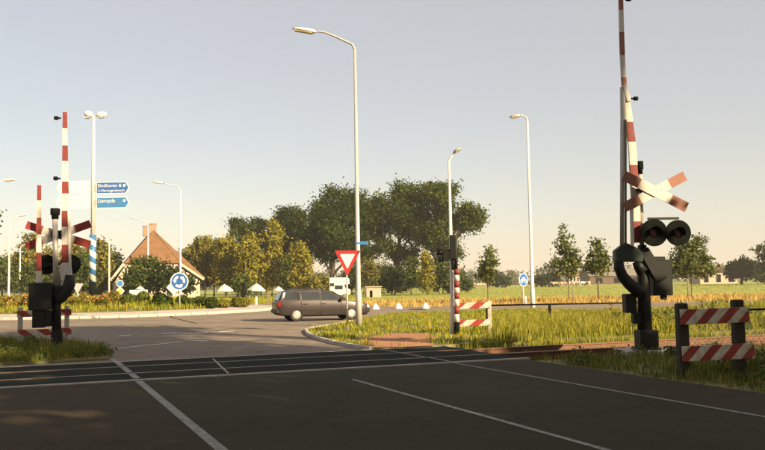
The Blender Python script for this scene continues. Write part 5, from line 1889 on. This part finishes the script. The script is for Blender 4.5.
# ================================================================== GROUND COVER
XY = lambda ps: [(p[0], p[1]) for p in ps]
pp = XY(path_poly)
off_path = lambda x, y: ~in_poly(x + RNG.normal(size=len(x)) * .28, y + RNG.normal(size=len(x)) * .35, pp)
near_r = XY([*isl, track_pt(9.0, 19.9), track_pt(20, 19.9), Vector((24, 36, 0)), Vector((18, 46.5, 0)), G(600, 311), G(550, 309.8)]) + XY(exi[::-1])
grass('grass', 'sunny yellow-green grass covering the verge behind the rails', near_r, 52000, (.05, .2), .022, L_GRASS, vz, keep=off_path)
tallp = XY([G(470, 333), G(500, 347), track_pt(13, 19.95), track_pt(26, 19.95), Vector((24, 36, 0)), G(640, 314), G(560, 320)])
grass('grass', 'tall dry yellow grass along the far side of the rails', tallp, 30000, (.15, .48), .02, L_DRY, vz, patch=.8)
grass('grass', 'tall grass continuing behind the signal and board barrier', XY([track_pt(14, 19.95), track_pt(60, 19.95), Vector((50, 47, 0)), Vector((18, 46, 0))]), 26000, (.2, .6), .03, L_GRASS, vz, patch=.7)
grass('grass', 'ragged grass along the ballast edge beyond the far rail', XY([track_pt(9.6, 19.0), track_pt(45, 19.1), track_pt(45, 20.1), track_pt(9.6, 20.0)]), 14000, (.15, .42), .02, L_GRASS, -.16, patch=.3)
grass('grass', 'sparse dry grass growing through the ballast between the rails', XY([track_pt(9.9, 15.65), track_pt(40, 15.65), track_pt(40, 19.4), track_pt(9.9, 19.4)]), 15000, (.05, .2), .018, L_DRY, -.165, patch=.7)
grass('grass', 'weedy green grass at the foot of the left signal', XY(verge_l), 9000, (.06, .3), .02, L_GRASSG, vz)
grass('grass', 'dark grass in the shade at the foot of the right signal', XY([road_pt(10.0, 2), road_pt(10.0, 15.0), track_pt(24, 15.6), Vector((16, 8, 0))]), 26000, (.06, .3), .018, L_GRASSG, -.04)
grass('grass', 'dry straw-coloured grass strip beyond the far road', [(-4, 63), (3, 58), (20, 58.8), (62, 60), (80, 84), (20, 83), (-4, 84)], 30000, (.2, .55), .06, L_STRAW, GZ)
grass('grass', 'green meadow grass where the cows graze', [(-10, 85), (20, 84), (90, 88), (150, 240), (-20, 240)], 60000, (.05, .13), .1, leaf_mat('meadow_blades', (0.18, 0.22, 0.03), (0.25, 0.26, 0.04), (0.33, 0.3, 0.06)), GZ, patch=.15)
grass('grass', 'rough grass between the roundabout and the trees', [(-75, 78), (-4, 76), (-4, 112), (-75, 112)], 26000, (.2, .6), .08, L_GRASS, GZ)
circ = [(RC.x + (R0 - .1) * math.cos(a), RC.y + (R0 - .1) * math.sin(a)) for a in np.linspace(0, 2 * math.pi, 40)[:-1]]
grass('grass', 'tufty grass over the roundabout mound', circ, 20000, (.15, .5), .04, L_GRASS, zfun=mound_z)
# weeds with leaves near the signals
for lab, poly, n, z, lm, hh, sz in (
        ('leafy weeds round the left signal base', XY(verge_l), 2600, vz, L_WEED, .28, .07),
        ('leafy weeds between the rails and the board barrier', XY([road_pt(10.2, 6), road_pt(10.2, 15.0), track_pt(20, 15.5), Vector((12, 11, 0))]), 5200, -.04, L_WEED, .32, .08),
        ('bushy weeds in the verge beyond the rails', XY([G(600, 318), G(640, 338), track_pt(34, 20.2), Vector((22, 36, 0))]), 5200, vz, L_WEED, .75, .11)):
    k = 260
    xs_, ys_ = [p[0] for p in poly], [p[1] for p in poly]
    cx_a, cy_a = RNG.uniform(min(xs_), max(xs_), k * 5), RNG.uniform(min(ys_), max(ys_), k * 5)
    ok = in_poly(cx_a, cy_a, poly)
    cx_a, cy_a = cx_a[ok][:k // 3], cy_a[ok][:k // 3]
    idx = RNG.integers(0, len(cx_a), n)
    ht = RNG.uniform(.3, 1.0, len(cx_a)) * hh
    zz = RNG.uniform(0, 1, n) * ht[idx]
    sp_ = .12 + .25 * ht[idx]
    cpts = np.stack([cx_a[idx] + RNG.normal(size=n) * sp_ * .5, cy_a[idx] + RNG.normal(size=n) * sp_ * .5, z + zz + .02], 1)
    tag(np_mesh('weeds', leaf_verts(cpts, RNG.uniform(.6, 1.4, n) * sz, .55), 4, lm, np.clip(RNG.uniform(.1, .9, len(cx_a))[idx] + RNG.normal(size=n) * .15, 0, 1)), lab, 'weeds', kind='stuff')


def island_bush(label, u0, u1, Y0, n, hpx, lm, sz, fl=None, z_add=0.0):
    """low planting band on the roundabout mound"""
    a, b = P(u0, 300, Y0), P(u1, 300, Y0)
    k = max(6, int((b.x - a.x) * 3))
    cx_a = RNG.uniform(a.x, b.x, k)
    cy_a = Y0 + RNG.uniform(-1.0, 1.0, k)
    idx = RNG.integers(0, k, n)
    ht = RNG.uniform(.5, 1.0, k) * hpx * Y0 / F
    d = RNG.normal(size=(n, 3))
    d /= np.linalg.norm(d, axis=1)[:, None]
    r = RNG.uniform(.3, 1, n) ** .5
    gz_ = mound_z(cx_a, cy_a)
    pts_ = np.stack([cx_a[idx] + d[:, 0] * r * .42, cy_a[idx] + d[:, 1] * r * .42, gz_[idx] + ht[idx] * (.5 + .5 * d[:, 2] * r)], 1)
    t = thing('planting', label, 'planting', (0, 0, 0), 0, 'island planting')
    o = np_mesh('foliage', leaf_verts(pts_, RNG.uniform(.6, 1.4, n) * sz, .6, out=d), 4, lm, np.clip(RNG.uniform(.1, .9, k)[idx] + RNG.normal(size=n) * .15, 0, 1), t)
    if fl:
        m = n // 11
        sel = RNG.integers(0, n, m)
        q_ = pts_[sel] + np.array([0, -.05, .06])
        np_mesh('blossom', leaf_verts(q_, RNG.uniform(.6, 1.3, m) * sz * .9, .8), 4, fl, RNG.uniform(0, 1, m), t)
    return t


island_bush('orange flowering plants on the island left of the mast', -10, 50, 52.5, 6000, 15, L_YGREEN, .16, L_FLOW)
island_bush('orange-red flowering plants right of the left signal', 64, 112, 51.5, 6000, 17, L_YGREEN, .16, L_FLOW)
island_bush('dark green shrubs on the island left of the arrow sign', 126, 170, 52.8, 6500, 15, L_GREEN, .16)
island_bush('green shrubs on the island just right of the arrow sign', 166, 216, 53.6, 6000, 13, L_GREEN, .16)
island_bush('yellowish low plants at the right end of the island', 205, 245, 55.5, 3500, 10, L_YGREEN, .15)

# ================================================================== AIR
hz_o = MB().box((0, 1350, 14.3), (3700, 3400, 31.4)).build('haze', [])
hm = bpy.data.materials.new('haze_air')
hm.use_nodes = True
hn = hm.node_tree
hn.nodes.remove(hn.nodes['Principled BSDF'])
pv = hn.nodes.new('ShaderNodeVolumePrincipled')
pv.inputs['Color'].default_value = (0.95, 0.9, 0.86, 1)
pv.inputs['Density'].default_value = 0.0003
pv.inputs['Anisotropy'].default_value = 0.0
hn.links.new(pv.outputs['Volume'], hn.nodes['Material Output'].inputs['Volume'])
hz_o.data.materials.append(hm)
tag(hz_o, 'thin warm evening haze over the whole landscape', 'haze', kind='stuff')
